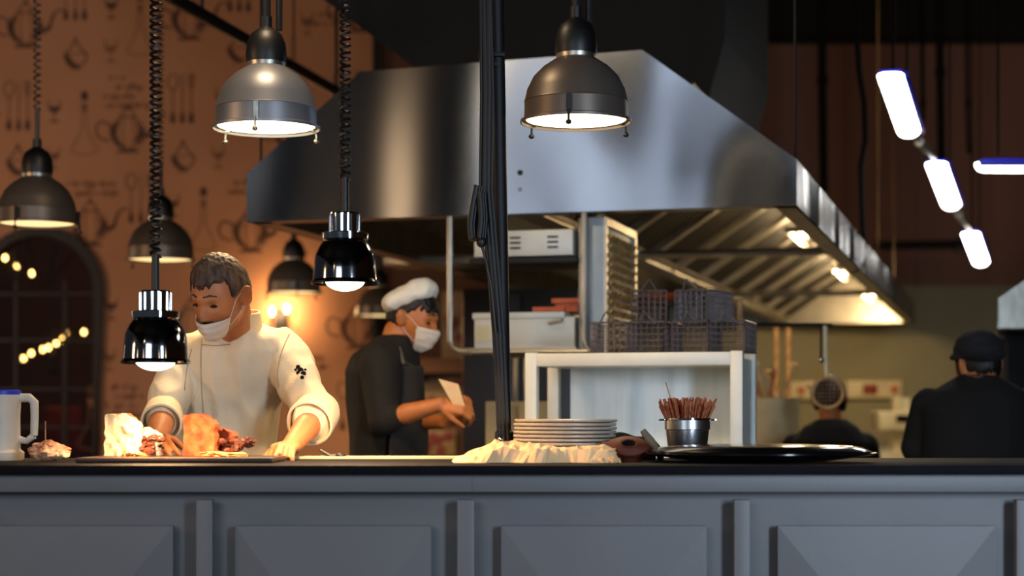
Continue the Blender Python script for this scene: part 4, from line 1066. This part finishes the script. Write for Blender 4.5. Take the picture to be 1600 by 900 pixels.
# ---------------------------------------------------------------- people
def g(x, s): return math.exp(-(x/s)**2)
def sst(a, b, x):
    t = min(1, max(0, (x-a)/(b-a))); return t*t*(3-2*t)
def head_point(sx, sy, sz, off=0.):
    # unit direction (x to the person's left, y forward, z up) -> point on the head surface
    x, y, z = .076*sx, .097*sy, .122*sz
    if z < 0:
        t = min(1, -z/.115)
        x *= 1-.30*t**1.6
        if sy < 0: y *= 1-.45*sst(.15, .9, t)
        else: y *= 1-.06*t
    if sy < 0: y *= 1.06
    if sy > 0:
        fz = sst(.0, .5, sy)
        y += fz*(-.012*g(abs(x)-.031, .014)*g(z-.002, .012)          # eye sockets
                 + .006*g(z-.022, .008)*g(x, .045)                   # brow
                 + .007*g(abs(x)-.040, .016)*g(z+.022, .016)         # cheekbones
                 + .011*g(x, .020)*g(z+.104, .016)                   # chin
                 + .006*g(x, .022)*g(z+.062, .010)                   # lips
                 - .003*g(x, .025)*g(z+.082, .008))
        if -.052 < z < .022: y += fz*g(x, .012+.008*sst(-.01, -.040, z))*.022*sst(.022, -.038, z)*(1-sst(-.042, -.052, z))
    p = Vector((x, y, z))
    if off: p += Vector((sx, sy, sz)).normalized()*off
    return p
def head_mesh(fn=None, nu=88, nv=72):
    m2 = MB(); vs = []
    for j in range(nv+1):
        th = PI*j/nv
        for i in range(nu):
            ph = 2*PI*i/nu; d = (math.sin(th)*math.sin(ph), math.sin(th)*math.cos(ph), math.cos(th))
            vs.append(head_point(*d) if fn is None else fn(*d))
    fs = [(j*nu+i, j*nu+(i+1) % nu, (j+1)*nu+(i+1) % nu, (j+1)*nu+i) for j in range(nv) for i in range(nu)]
    m2._add(vs, fs); bmesh.ops.remove_doubles(m2.bm, verts=m2.bm.verts[:], dist=1e-5)
    return m2
def basis(F_, U_):
    f = Vector(F_).normalized(); r = f.cross(Vector(U_)).normalized(); u = r.cross(f)   # r = person's right
    return Matrix((-r, f, u)).transposed()       # columns: left, forward, up
class Head:
    def __init__(s, c, F_, U_, k=1.0): s.c = Vector(c); s.B = basis(F_, U_); s.k = k; s.M = Matrix.Translation(s.c) @ (s.B*k).to_4x4()
    def w(s, p): return s.M @ Vector(p)
    def add(s, mb, hm):
        bmesh.ops.transform(hm.bm, matrix=s.M, verts=hm.bm.verts[:])
        me = bpy.data.meshes.new('t'); hm.bm.to_mesh(me); hm.bm.free(); addmesh(mb, me)
    def into_body(s, mb, ears=True):
        s.add(mb, head_mesh())
        for e in (-1, 1):
            R3 = s.B @ Matrix.Rotation(e*.42, 3, 'Z')
            mb.ell(s.w((e*.084, -.014, -.004)), (.011*s.k, .021*s.k, .034*s.k), R=R3, n=12)
            mb.ell(s.w((e*.092, -.020, .006)), (.009*s.k, .016*s.k, .024*s.k), R=R3, n=10)
    def eyes(s, root, brow=M_hairb):
        for e in (-1, 1):
            m2 = MB().ell(s.w((e*.031, .0805, .000)), (.0145*s.k, .0068*s.k, .0052*s.k), R=s.B, n=10)
            obj('eye', m2, M_eye, root)
            pts = [s.w(head_point(*Vector(d).normalized(), off=.002)) for d in ((e*.16, .95, .27), (e*.40, .88, .30), (e*.62, .74, .24))]
            obj('eyebrow', MB().tube(pts, [.0022, .003, .0015], 8), brow, root)
    def hair(s, root, m, line, thick=.014, seed=1, amp=.004):
        def fn(x, y, z):
            k = line(x, y, z)      # >0 where hair grows
            q = noise.noise(Vector((x*9+seed, y*9, z*2.5)))
            q2 = noise.noise(Vector((x*26, y*26+seed, z*6)))
            kk = sst(-.10, .16, k+.10*q+.04*q2)
            return head_point(x, y, z, off=-.012+kk*(.012+thick)+amp*kk*(q+.6*q2))
        hm = head_mesh(fn, 150, 110); bmesh.ops.transform(hm.bm, matrix=s.M, verts=hm.bm.verts[:])
        return obj('hair', hm, m, root, angle=80)
    def mask(s, root, ztop, straps=(1, -1), drop=0, seed=3):
        def fn(u, v):
            az = (u-.5)*2*1.12; z = ztop+(-.128-ztop)*v
            sz = max(-.985, z/.122); rr = math.sqrt(max(0, 1-sz*sz))
            # keep the cloth spanning straight across nose and chin
            p = head_point(rr*math.sin(az), rr*math.cos(az), sz)
            bulge = .010+.016*math.cos(az)**2*math.sin(PI*min(1, v*1.15))**.7+.0016*math.sin(v*PI*7)
            bulge *= .35+.65*sst(0, .12, min(u, 1-u))
            yl = .097*math.cos(az*.92)+.006*math.cos(az)**6*(1-v)   # cloth tented from cheek to cheek
            p.y = .35*min(p.y, yl+.012)+.65*yl*(1-.16*v*v)+bulge; p.x *= 1.04+bulge*1.2
            p.x += .002*noise.noise(Vector((u*6, v*8, seed))); p.y += .003*noise.noise(Vector((u*5, v*9, seed+4)))
            p.z -= drop*v
            return s.w(p)
        mk = obj('face_mask', MB().grid(fn, 40, 26), M_maskm, root, solid=.0015)
        for e in straps:
            a = s.w(head_point(e*.80, .55, (ztop-.01)/.122)+Vector((e*.006, .012, 0))); b = s.w((e*.084, -.012, .018)); b2 = s.w((e*.082, -.024, -.012)); c = s.w(head_point(*Vector((e*.80, .52, -.78)).normalized(), off=.006)); b2 = s.w((e*.078, -.022, -.022))
            obj('ear_loop', MB().tube([a, s.w(head_point(*Vector((e*.95, .22, .02)).normalized(), off=.004)), b, b2, s.w(head_point(*Vector((e*.92, .12, -.45)).normalized(), off=.004)), c], .0015, 6), M_maskm, mk)
def hand(mb, wrist, d, up, side, curl=(30, 35, 20), spread=8, k=1.0, thumb=(40, 20), pals=None):
    # d: wrist to fingers, up: back of the hand, side: +1 when the thumb is on (d x up)
    d = Vector(d).normalized(); up = Vector(up); up = (up-d*up.dot(d)).normalized(); s = d.cross(up)*side
    wrist = Vector(wrist)
    base = []
    for i, (o_, L_) in enumerate(((.029, .086), (.010, .090), (-.010, .085), (-.028, .076))):
        kn = wrist+d*L_*k+s*o_*k+up*(.004 if i in (1, 2) else 0)
        mb.cap([wrist+s*o_*.45*k, wrist.lerp(kn, .5)+s*o_*.2*k, kn], [.0165*k, .0155*k, .0115*k]); base.append(kn)
    lens = ((.042, .025, .019), (.046, .029, .020), (.042, .027, .019), (.034, .021, .017))
    for i, kn in enumerate(base):
        a = 0; p = kn; pts = [kn]; cc = curl[i] if isinstance(curl[0], (tuple, list)) else curl
        sp = math.radians((1.5-i)*spread)
        for L_, c_ in zip(lens[i], cc):
            a += math.radians(c_)
            v = d*math.cos(a)-up*math.sin(a)
            v = v*math.cos(sp)+s*math.sin(sp)*math.cos(min(a, 1.2)); v.normalize()
            p = p+v*L_*k; pts.append(p)
        mb.cap(pts, [.0098*k, .0088*k, .0080*k, .0068*k])
    t0 = wrist+d*.022*k+s*.024*k-up*.004
    ta, tb = math.radians(thumb[0]), math.radians(thumb[1])
    v1 = (d*math.cos(ta)+s*math.sin(ta)-up*math.sin(tb)).normalized(); v2 = (d*math.cos(ta*.4)+s*math.sin(ta*.4)-up*math.sin(tb*1.6)).normalized()
    mb.cap([t0, t0+v1*.040*k, t0+v1*.040*k+v2*.030*k, t0+v1*.040*k+v2*.056*k], [.0155*k, .0115*k, .0098*k, .0078*k])
def legs(mb, hip, right, fwd, r=.085, extra=0., foot=True):
    hip = Vector(hip); right = Vector(right); fwd = Vector(fwd)
    for s in (-1, 1):
        h_ = hip+right*s*.095; kn = Vector((h_.x+right.x*s*.02, h_.y, .50))+fwd*.03; an = Vector((kn.x, kn.y, .09))-fwd*.03
        mb.cap([h_, h_.lerp(kn, .5), kn, kn.lerp(an, .35), an], [r+extra, r*.88+extra, r*.66+extra, r*.62+extra, r*.45+extra*1.2])
        if foot: mb.cap([an-Vector((0, 0, .05)), Vector((an.x, an.y, .04))+fwd*.10, Vector((an.x, an.y, .032))+fwd*.17], [.038, .036, .028])
def wrinkle(seed, amp, sc_=(7, 7, 3), amp2=.4):
    def fn(co, no):
        q = noise.noise(Vector((co.x*sc_[0]+seed, co.y*sc_[1], co.z*sc_[2])))
        q2 = noise.noise(Vector((co.x*sc_[0]*2.7, co.y*sc_[1]*2.7+seed, co.z*sc_[2]*2.2+3)))
        r_ = (1-abs(q)*2.2)+amp2*q2
        return co+no*(amp*r_)
    return fn
def shoes(root, hip, right, fwd):
    hip = Vector(hip); right = Vector(right)
    for s in (-1, 1):
        h_ = hip+right*s*.115; an = Vector((h_.x, h_.y, .05))
        obj('shoe', MB().loft([(an-fwd*.06+Vector((0, 0, -.01)), right, Vector((0, 0, 1)), .034, .038), (an, right, Vector((0, 0, 1)), .042, .048), (an+fwd*.10-Vector((0, 0, .012)), right, Vector((0, 0, 1)), .046, .036), (an+fwd*.19-Vector((0, 0, .022)), right, Vector((0, 0, 1)), .034, .024)], 16), M_black, root)
Z = Vector((0, 0, 1))

# ---- chef in white
yaw = math.radians(30); pit = math.radians(27)
HF = Vector((-math.sin(yaw)*math.cos(pit), -math.cos(yaw)*math.cos(pit), -math.sin(pit)))
hc = P(344, 461, 5.20)
h1_ = Head(hc, HF, Z+Vector((.10, 0, 0)), .95)
ty = math.radians(14); TR = Vector((math.cos(ty), -math.sin(ty), 0)); TF = Vector((-math.sin(ty), -math.cos(ty), 0))
chef = thing('person', 'person in white double-breasted chef jacket and lowered face mask, leaning over the counter', 'person', (P(350, 0, 5.5).x, 5.5, 0))
hip = P(345, 800, 5.55)
def torso(mb, e):
    mb.loft([(P(348, 830, 5.56), TR, TF, .165+e, .11+e), (P(346, 770, 5.54), TR, TF, .160+e, .11+e), (P(344, 700, 5.50), TR, TF, .148+e, .105+e), (P(350, 640, 5.46), TR, TF, .155+e, .108+e),
             (P(358, 588, 5.42), TR, TF, .172+e, .112+e), (P(366, 552, 5.39), TR, TF, .165+e, .100+e), (P(369, 530, 5.37), TR, TF, .125+e, .078+e*.8), (P(370, 514, 5.35), TR, TF, .075+e, .062+e*.5), (P(370, 503, 5.33), TR, TF, .052+e*.9, .052+e*.5)])
LS, LE, LW = P(440, 551, 5.38), P(497, 645, 5.20), P(455, 697, 4.93)
RS, RE, RW = P(288, 562, 5.40), P(257, 645, 5.27), P(244, 686, 5.02)
mb = MB(); torso(mb, -.012)
h1_.into_body(mb)
mb.cap([P(372, 540, 5.37), P(366, 505, 5.30), h1_.w((0, -.045, -.06))], [.062, .056, .052])
mb.cap([LS, LS.lerp(LE, .5), LE, LE.lerp(LW, .45), LW], [.050, .046, .040, .038, .027])
mb.cap([RS, RS.lerp(RE, .5), RE, RE.lerp(RW, .45), RW], [.050, .046, .040, .038, .027])
hand(mb, LW, P(433, 703, 4.80)-LW, Vector((.05, -.25, 1)), 1, curl=((58, 28, 5), (42, 45, 15), (48, 45, 20), (50, 40, 20)), spread=9, k=.92, thumb=(52, 28))
hand(mb, RW, P(252, 704, 4.86)-RW, Vector((-.5, -.2, .8)), -1, curl=(25, 40, 25), spread=4, k=.92, thumb=(40, 40))
legs(mb, hip, TR, TF)
organic('body', mb, M_skin, chef, .0042, 5)
h1_.eyes(chef, M_hair)
h1_.hair(chef, M_hair, lambda x, y, z: (z-.40-.20*abs(x) if y > .35 else z+.05+(.25-y)*.75 if y > -.1 else z+.42)-.9*g(abs(x)-.97, .22)*g(z+.08, .26)*g(y+.08, .24), .011, 2, .003)
h1_.mask(chef, -.048, drop=.004)
obj('moustache', MB().tube([h1_.w(head_point(*Vector(d).normalized(), off=.003)) for d in ((-.30, .9, -.46), (-.12, .95, -.44), (.12, .95, -.44), (.30, .9, -.46))], [.003, .006, .006, .003], 8), M_hairb, chef)
# jacket
mb = MB(); torso(mb, .014)
mb.cap([LS, LS.lerp(LE, .5), LE, LE.lerp(LW, .22)], [.068, .062, .060, .058])
mb.cap([RS, RS.lerp(RE, .5), RE, RE.lerp(RW, .22)], [.066, .058, .054, .052])
mb.cap([LS, P(400, 545, 5.38)], [.066, .08]); mb.cap([RS, P(330, 552, 5.39)], [.064, .08])
j = organic('chef_jacket', mb, M_white, chef, .006, 6, wrinkle(3, .010, (10, 10, 4.5), .6))
def cuff(parent, a, b, r, m):
    a = Vector(a); b = Vector(b); d = (b-a).normalized(); q = d.to_track_quat('Z', 'Y').to_matrix()
    m2 = MB(); L_ = (b-a).length
    m2.lathe([(r*.96, 0), (r*1.03, L_*.15), (r*1.05, L_*.5), (r*1.08, L_*.9), (r*1.05, L_), (r*.96, L_*1.02), (r*.93, L_*.9), (r*.9, 0)], c=a, R=q, n=36, close=True)
    for v in m2.bm.verts: v.co += (v.co-a).normalized()*.004*noise.noise(v.co*22)
    return obj('rolled_cuff', m2, m, parent)
cuff(j, LE.lerp(LW, -.02), LE.lerp(LW, .34), .064, M_white)
cuff(j, RE.lerp(RW, .02), RE.lerp(RW, .42), .056, M_white)
mb = MB()
def colfn(u, v):
    an = math.radians(20+u*322)
    c_ = P(371, 518, 5.345).lerp(P(368, 489, 5.315), v)
    return c_+TR*(.074-.003*v)*math.sin(an)+TF*(.071-.003*v)*math.cos(an)+Z*(.014*v*(-math.cos(an)))
obj('standing_collar', MB().grid(colfn, 48, 6), M_white, j, solid=.005)
# front closing seam, buttons, sleeve emblem
from mathutils.bvhtree import BVHTree
def surf(o):
    M = wm(o); return BVHTree.FromPolygons([M @ v.co for v in o.data.vertices], [tuple(p.vertices) for p in o.data.polygons])
bv = surf(j)
def on(px, py, lift=.001):
    a_ = P(px, py, 4.6); d_ = (P(px, py, 6)-a_).normalized(); h_, n_, _, _ = bv.ray_cast(a_, d_)
    return None if h_ is None else h_+n_*lift
def seam(pts, nm, r=.0016, m=M_white, lift=.0006):
    q_ = [on(*p, lift) for p in curve(pts, 6)]; q_ = [p for p in q_ if p is not None]
    if len(q_) > 3: obj(nm, MB().tube(q_, r, 6), m, j)
M_seam = mat('jacket_seam', 'B8A488', .9)
seam([(316, 528), (314, 560), (315, 600), (318, 650), (320, 700)], 'front_seam', .0018, M_seam)
seam([(315, 538), (335, 540), (360, 538)], 'front_seam', .0018, M_seam)
seam([(452, 522), (440, 550), (434, 580), (436, 606)], 'shoulder_seam', .0016, M_seam)
seam([(300, 545), (292, 575), (288, 610)], 'shoulder_seam', .0016, M_seam)
em = MB()
for x_, y_, r_ in ((466, 574, .007), (470, 579, .009), (466, 583, .006), (474, 584, .008), (472, 590, .006), (477, 578, .004), (462, 578, .004)):
    p_ = on(x_, y_, .001)
    if p_ is not None: em.ell(p_, (r_, .003, r_), n=8)
obj('sleeve_emblem', em, M_charcoal, j)
obj('trousers', (lambda m_: (legs(m_, hip, TR, TF, .085, .012, False), m_)[1])(MB().loft([(hip+Z*.12, TR, TF, .172, .122), (hip, TR, TF, .18, .13), (hip-Z*.10, TR, TF, .17, .12)])), M_dark, chef)
shoes(chef, hip, TR, TF)

# ---- chef with the white cap, in profile
D2 = 6.75
def Q(px, py, dd=0): return P(px, py, D2+dd)
F2 = Vector((math.cos(.30)*math.cos(.28), -math.sin(.30)*math.cos(.28), -math.sin(.28)))
h2_ = Head(Q(645, 497), F2, Z+Vector((.0, -.04, 0)), .96)
T2F = Vector((.95, -.31, 0)).normalized(); T2R = Vector((-.31, -.95, 0)).normalized()
chef2 = thing('person', 'person in white cap, black top, apron and face mask, holding a pale card', 'person', (Q(605, 0).x, D2, 0))
hip2 = Q(606, 775)
def torso2(mb, e):
    mb.loft([(Q(605, 800), T2R, T2F, .165+e, .115+e), (Q(604, 740), T2R, T2F, .155+e, .115+e), (Q(602, 680), T2R, T2F, .150+e, .110+e), (Q(601, 630), T2R, T2F, .165+e, .118+e),
             (Q(600, 580), T2R, T2F, .180+e, .115+e), (Q(604, 555), T2R, T2F, .160+e, .095+e), (Q(612, 538), T2R, T2F, .10+e, .068+e), (Q(618, 525), T2R, T2F, .058+e*.6, .056+e*.6)])
S2, E2, W2 = Q(592, 566, -.17), Q(600, 656, -.22), Q(688, 632, -.27)
S2b, E2b, W2b = Q(612, 566, .15), Q(632, 655, .10), Q(692, 660, -.10)
mb = MB(); torso2(mb, -.014); h2_.into_body(mb)
mb.cap([Q(616, 545), Q(622, 520), h2_.w((0, -.040, -.06))], [.062, .055, .052])
mb.cap([S2, S2.lerp(E2, .5), E2, E2.lerp(W2, .4), W2], [.050, .044, .040, .038, .026])
mb.cap([S2b, S2b.lerp(E2b, .5), E2b, E2b.lerp(W2b, .4), W2b], [.050, .044, .040, .037, .026])
hand(mb, W2, Vector((.9, -.1, -.10)), Vector((.1, -.8, .55)), 1, curl=(38, 50, 30), spread=5, k=.95, thumb=(35, 25))
hand(mb, W2b, Vector((.9, -.25, .25)), Vector((.0, -.45, -.9)), -1, curl=(40, 50, 30), spread=5, k=.95, thumb=(38, 20))
legs(mb, hip2, T2R, T2F)
organic('body', mb, M_skin2, chef2, .0045, 5)
h2_.eyes(chef2)
h2_.hair(chef2, M_hairb, lambda x, y, z: (z-.30 if y > .45 else z-.02+(-y)*.9 if y > -.25 else z+.38), .007, 5, .002)
h2_.mask(chef2, -.020)
mb = MB(); torso2(mb, .012)
mb.cap([S2, S2.lerp(E2, .5), E2, E2.lerp(W2, .10)], [.072, .064, .058, .054]); mb.cap([S2b, S2b.lerp(E2b, .5), E2b, E2b.lerp(W2b, .12)], [.070, .062, .056, .052])
mb.cap([S2, Q(606, 555)], [.07, .08])
organic('black_top', mb, M_dark, chef2, .007, 7, wrinkle(8, .005, (9, 9, 3)))
# apron: bib, waist and neck strap
mb = MB()
def bib(u, v):
    a_ = (u-.5)*2*1.0; zc_ = v; py = 572+(775-572)*v; wd = .11+.07*sst(.2, .6, v)
    base_ = Q(601+3*v, py); dep_ = .142+.006*math.sin(v*5)
    return base_+T2F*(dep_*math.cos(a_*.9))+T2R*(wd*1.15*math.sin(a_*1.1))
obj('apron', MB().grid(bib, 24, 30), mat('dark_grey_apron', '2E2926', .85, var=.15, scale=10), chef2, solid=.004)
st = [bib(0.02, 0), Q(632, 560, -.12), Q(625, 540, -.075), Q(612, 527, -.03), Q(607, 524, .03), Q(620, 530, .08), Q(640, 560, .10)]
obj('apron_strap', MB().tube([bib(.1, .02), Q(630, 566, -.135), Q(624, 545, -.105), Q(613, 531, -.065), Q(603, 527, 0)], .007, 8), mat('grey_strap', '5A524A', .8), chef2)
mb = MB()
Rr = basis(F2, Z)
def capell(px, py, dd, r, tilt=-.32): mb.ell(Q(px, py, dd), r, R=Matrix.Rotation(tilt, 3, 'Y') @ Matrix.Rotation(-.2, 3, 'Z'), n=16)
capell(656, 457, 0, (.070, .085, .052), -.25); capell(622, 470, 0, (.062, .085, .040), -.42); capell(640, 463, 0, (.082, .088, .046), -.36)
organic('puffy_cap', mb, mat('cap_white', 'F4EEE0', .85, var=.03, bump=.3, bscale=60), chef2, .005, 6, wrinkle(2, .004, (16, 16, 16)))
obj('trousers', (lambda m_: (legs(m_, hip2, T2R, T2F, .085, .012, False), m_)[1])(MB().loft([(hip2+Z*.12, T2R, T2F, .17, .125), (hip2, T2R, T2F, .175, .13), (hip2-Z*.10, T2R, T2F, .165, .12)])), M_dark, chef2)
shoes(chef2, hip2, T2R, T2F)
cd = MB(); c0, c1, c2, c3 = Q(685, 592, -.30), Q(716, 600, -.30), Q(728, 640, -.29), Q(710, 636, -.29)
cd.prism([c0, c1, c2, c3], (0, .0015, 0))
tag(obj('pale_card', cd, M_paper), 'pale card held up in the capped chef\'s fingers', 'card')

# ---- crouching cook seen from behind
D3 = 8.6
def Q3(px, py, dd=0): return P(px, py, D3+dd)
BF = Vector((-.15, .99, 0)).normalized(); BR = Vector((.99, .15, 0)).normalized()
h3_ = Head(Q3(1297, 626, .05), Vector((.25, .9, -.2)), Z, .92)
cook = thing('person', 'person in dark shirt seen from behind, head behind the round strainer', 'person', (Q3(1290, 0).x, D3, 0))
def torso3(mb, e):
    mb.loft([(Q3(1296, 860), BR, BF, .17+e, .12+e), (Q3(1296, 790), BR, BF, .17+e, .12+e), (Q3(1296, 730), BR, BF, .185+e, .125+e), (Q3(1296, 690), BR, BF, .18+e, .115+e), (Q3(1297, 666), BR, BF, .12+e, .08+e), (Q3(1299, 655), BR, BF, .06+e, .055+e*.5)])
mb = MB(); torso3(mb, -.012); h3_.into_body(mb)
mb.cap([Q3(1297, 672), Q3(1298, 650), h3_.w((0, -.03, -.05))], [.06, .052, .05])
A3, B3, C3 = Q3(1242, 697, .02), Q3(1228, 760, .08), Q3(1252, 800, .30)
A3b, B3b, C3b = Q3(1352, 697, .02), Q3(1364, 760, .08), Q3(1340, 800, .30)
for a_, b_, c_ in ((A3, B3, C3), (A3b, B3b, C3b)): mb.cap([a_, a_.lerp(b_, .5), b_, b_.lerp(c_, .5), c_], [.048, .044, .038, .035, .026]); hand(mb, c_, Vector((0, 1, -.1)), Z, 1 if a_ is A3b else -1, k=.95)
legs(mb, Q3(1296, 850), BR, BF)
organic('body', mb, M_skin2, cook, .008, 4)
h3_.hair(cook, M_hairb, lambda x, y, z: z+.45-.8*sst(.1, .7, y), .012, 9, .003)
mb = MB(); torso3(mb, .010)
for a_, b_, c_ in ((A3, B3, C3), (A3b, B3b, C3b)): mb.cap([a_, a_.lerp(b_, .5), b_], [.064, .058, .052])
organic('dark_shirt', mb, M_charcoal, cook, .009, 6, wrinkle(4, .004))
obj('trousers', (lambda m_: (legs(m_, Q3(1296, 850), BR, BF, .085, .012, False), m_)[1])(MB().loft([(Q3(1296, 810), BR, BF, .175, .125), (Q3(1296, 850), BR, BF, .175, .13), (Q3(1296, 880), BR, BF, .165, .12)])), M_dark, cook)

# ---- big cook in the flat cap, from behind
D4 = 7.0
def Q4(px, py, dd=0): return P(px, py, D4+dd)
h4_ = Head(Q4(1527, 572, .03), Vector((-.35, .9, -.12)), Z, 1.0)
cook2 = thing('person', 'person in black clothes and dark flat cap seen from behind at right', 'person', (Q4(1530, 0).x, D4, 0))
def torso4(mb, e):
    mb.loft([(Q4(1530, 860), BR, BF, .20+e, .14+e), (Q4(1530, 780), BR, BF, .20+e, .14+e), (Q4(1530, 700), BR, BF, .215+e, .14+e), (Q4(1530, 640), BR, BF, .225+e, .13+e), (Q4(1529, 612), BR, BF, .17+e, .105+e), (Q4(1528, 594), BR, BF, .09+e, .07+e*.7), (Q4(1528, 585), BR, BF, .062+e*.4, .058+e*.4)])
mb = MB(); torso4(mb, -.014); h4_.into_body(mb)
mb.cap([Q4(1528, 610), Q4(1527, 590), h4_.w((0, -.03, -.05))], [.068, .060, .056])
A4, B4, C4 = Q4(1452, 636, .03), Q4(1432, 700, .06), Q4(1462, 742, .28)
A4b, B4b, C4b = Q4(1608, 636, .03), Q4(1625, 715, .06), Q4(1600, 745, .28)
for a_, b_, c_ in ((A4, B4, C4), (A4b, B4b, C4b)): mb.cap([a_, a_.lerp(b_, .5), b_, b_.lerp(c_, .5), c_], [.052, .048, .042, .038, .028]); hand(mb, c_, Vector((0, 1, -.1)), Z, 1 if a_ is A4b else -1)
legs(mb, Q4(1530, 840), BR, BF, .09)
organic('body', mb, M_skin2, cook2, .008, 4)
h4_.hair(cook2, M_hairb, lambda x, y, z: z+.42-.9*sst(.1, .7, y), .006, 9, .002)
mb = MB(); torso4(mb, .012)
for a_, b_, c_ in ((A4, B4, C4), (A4b, B4b, C4b)): mb.cap([a_, a_.lerp(b_, .5), b_, b_.lerp(c_, .7)], [.072, .066, .058, .048])
organic('black_jacket', mb, M_charcoal, cook2, .009, 6, wrinkle(6, .005))
mb = MB()
mb.ell(Q4(1530, 548, .0), (.098, .118, .056), R=Matrix.Rotation(.12, 3, 'Y'), n=16); mb.ell(Q4(1526, 533, 0), (.080, .10, .045), R=Matrix.Rotation(-.12, 3, 'Y'), n=16)
mb.ell(Q4(1502, 553, .02), (.050, .06, .016), R=Matrix.Rotation(-.45, 3, 'Y'), n=12); mb.ell(Q4(1556, 535, .0), (.030, .05, .022), n=12)
organic('flat_cap', mb, M_capg, cook2, .006, 5, wrinkle(5, .003, (14, 14, 14)))
obj('collar_edge', MB().tube([Q4(1510, 586, -.045), Q4(1528, 589, -.075), Q4(1547, 586, -.045)], .004, 6), mat('tan_collar_edge', '7A5038', .8), cook2)
obj('trousers', (lambda m_: (legs(m_, Q4(1530, 840), BR, BF, .09, .012, False), m_)[1])(MB().loft([(Q4(1530, 800), BR, BF, .205, .145), (Q4(1530, 840), BR, BF, .2, .14), (Q4(1530, 870), BR, BF, .19, .13)])), M_dark, cook2)
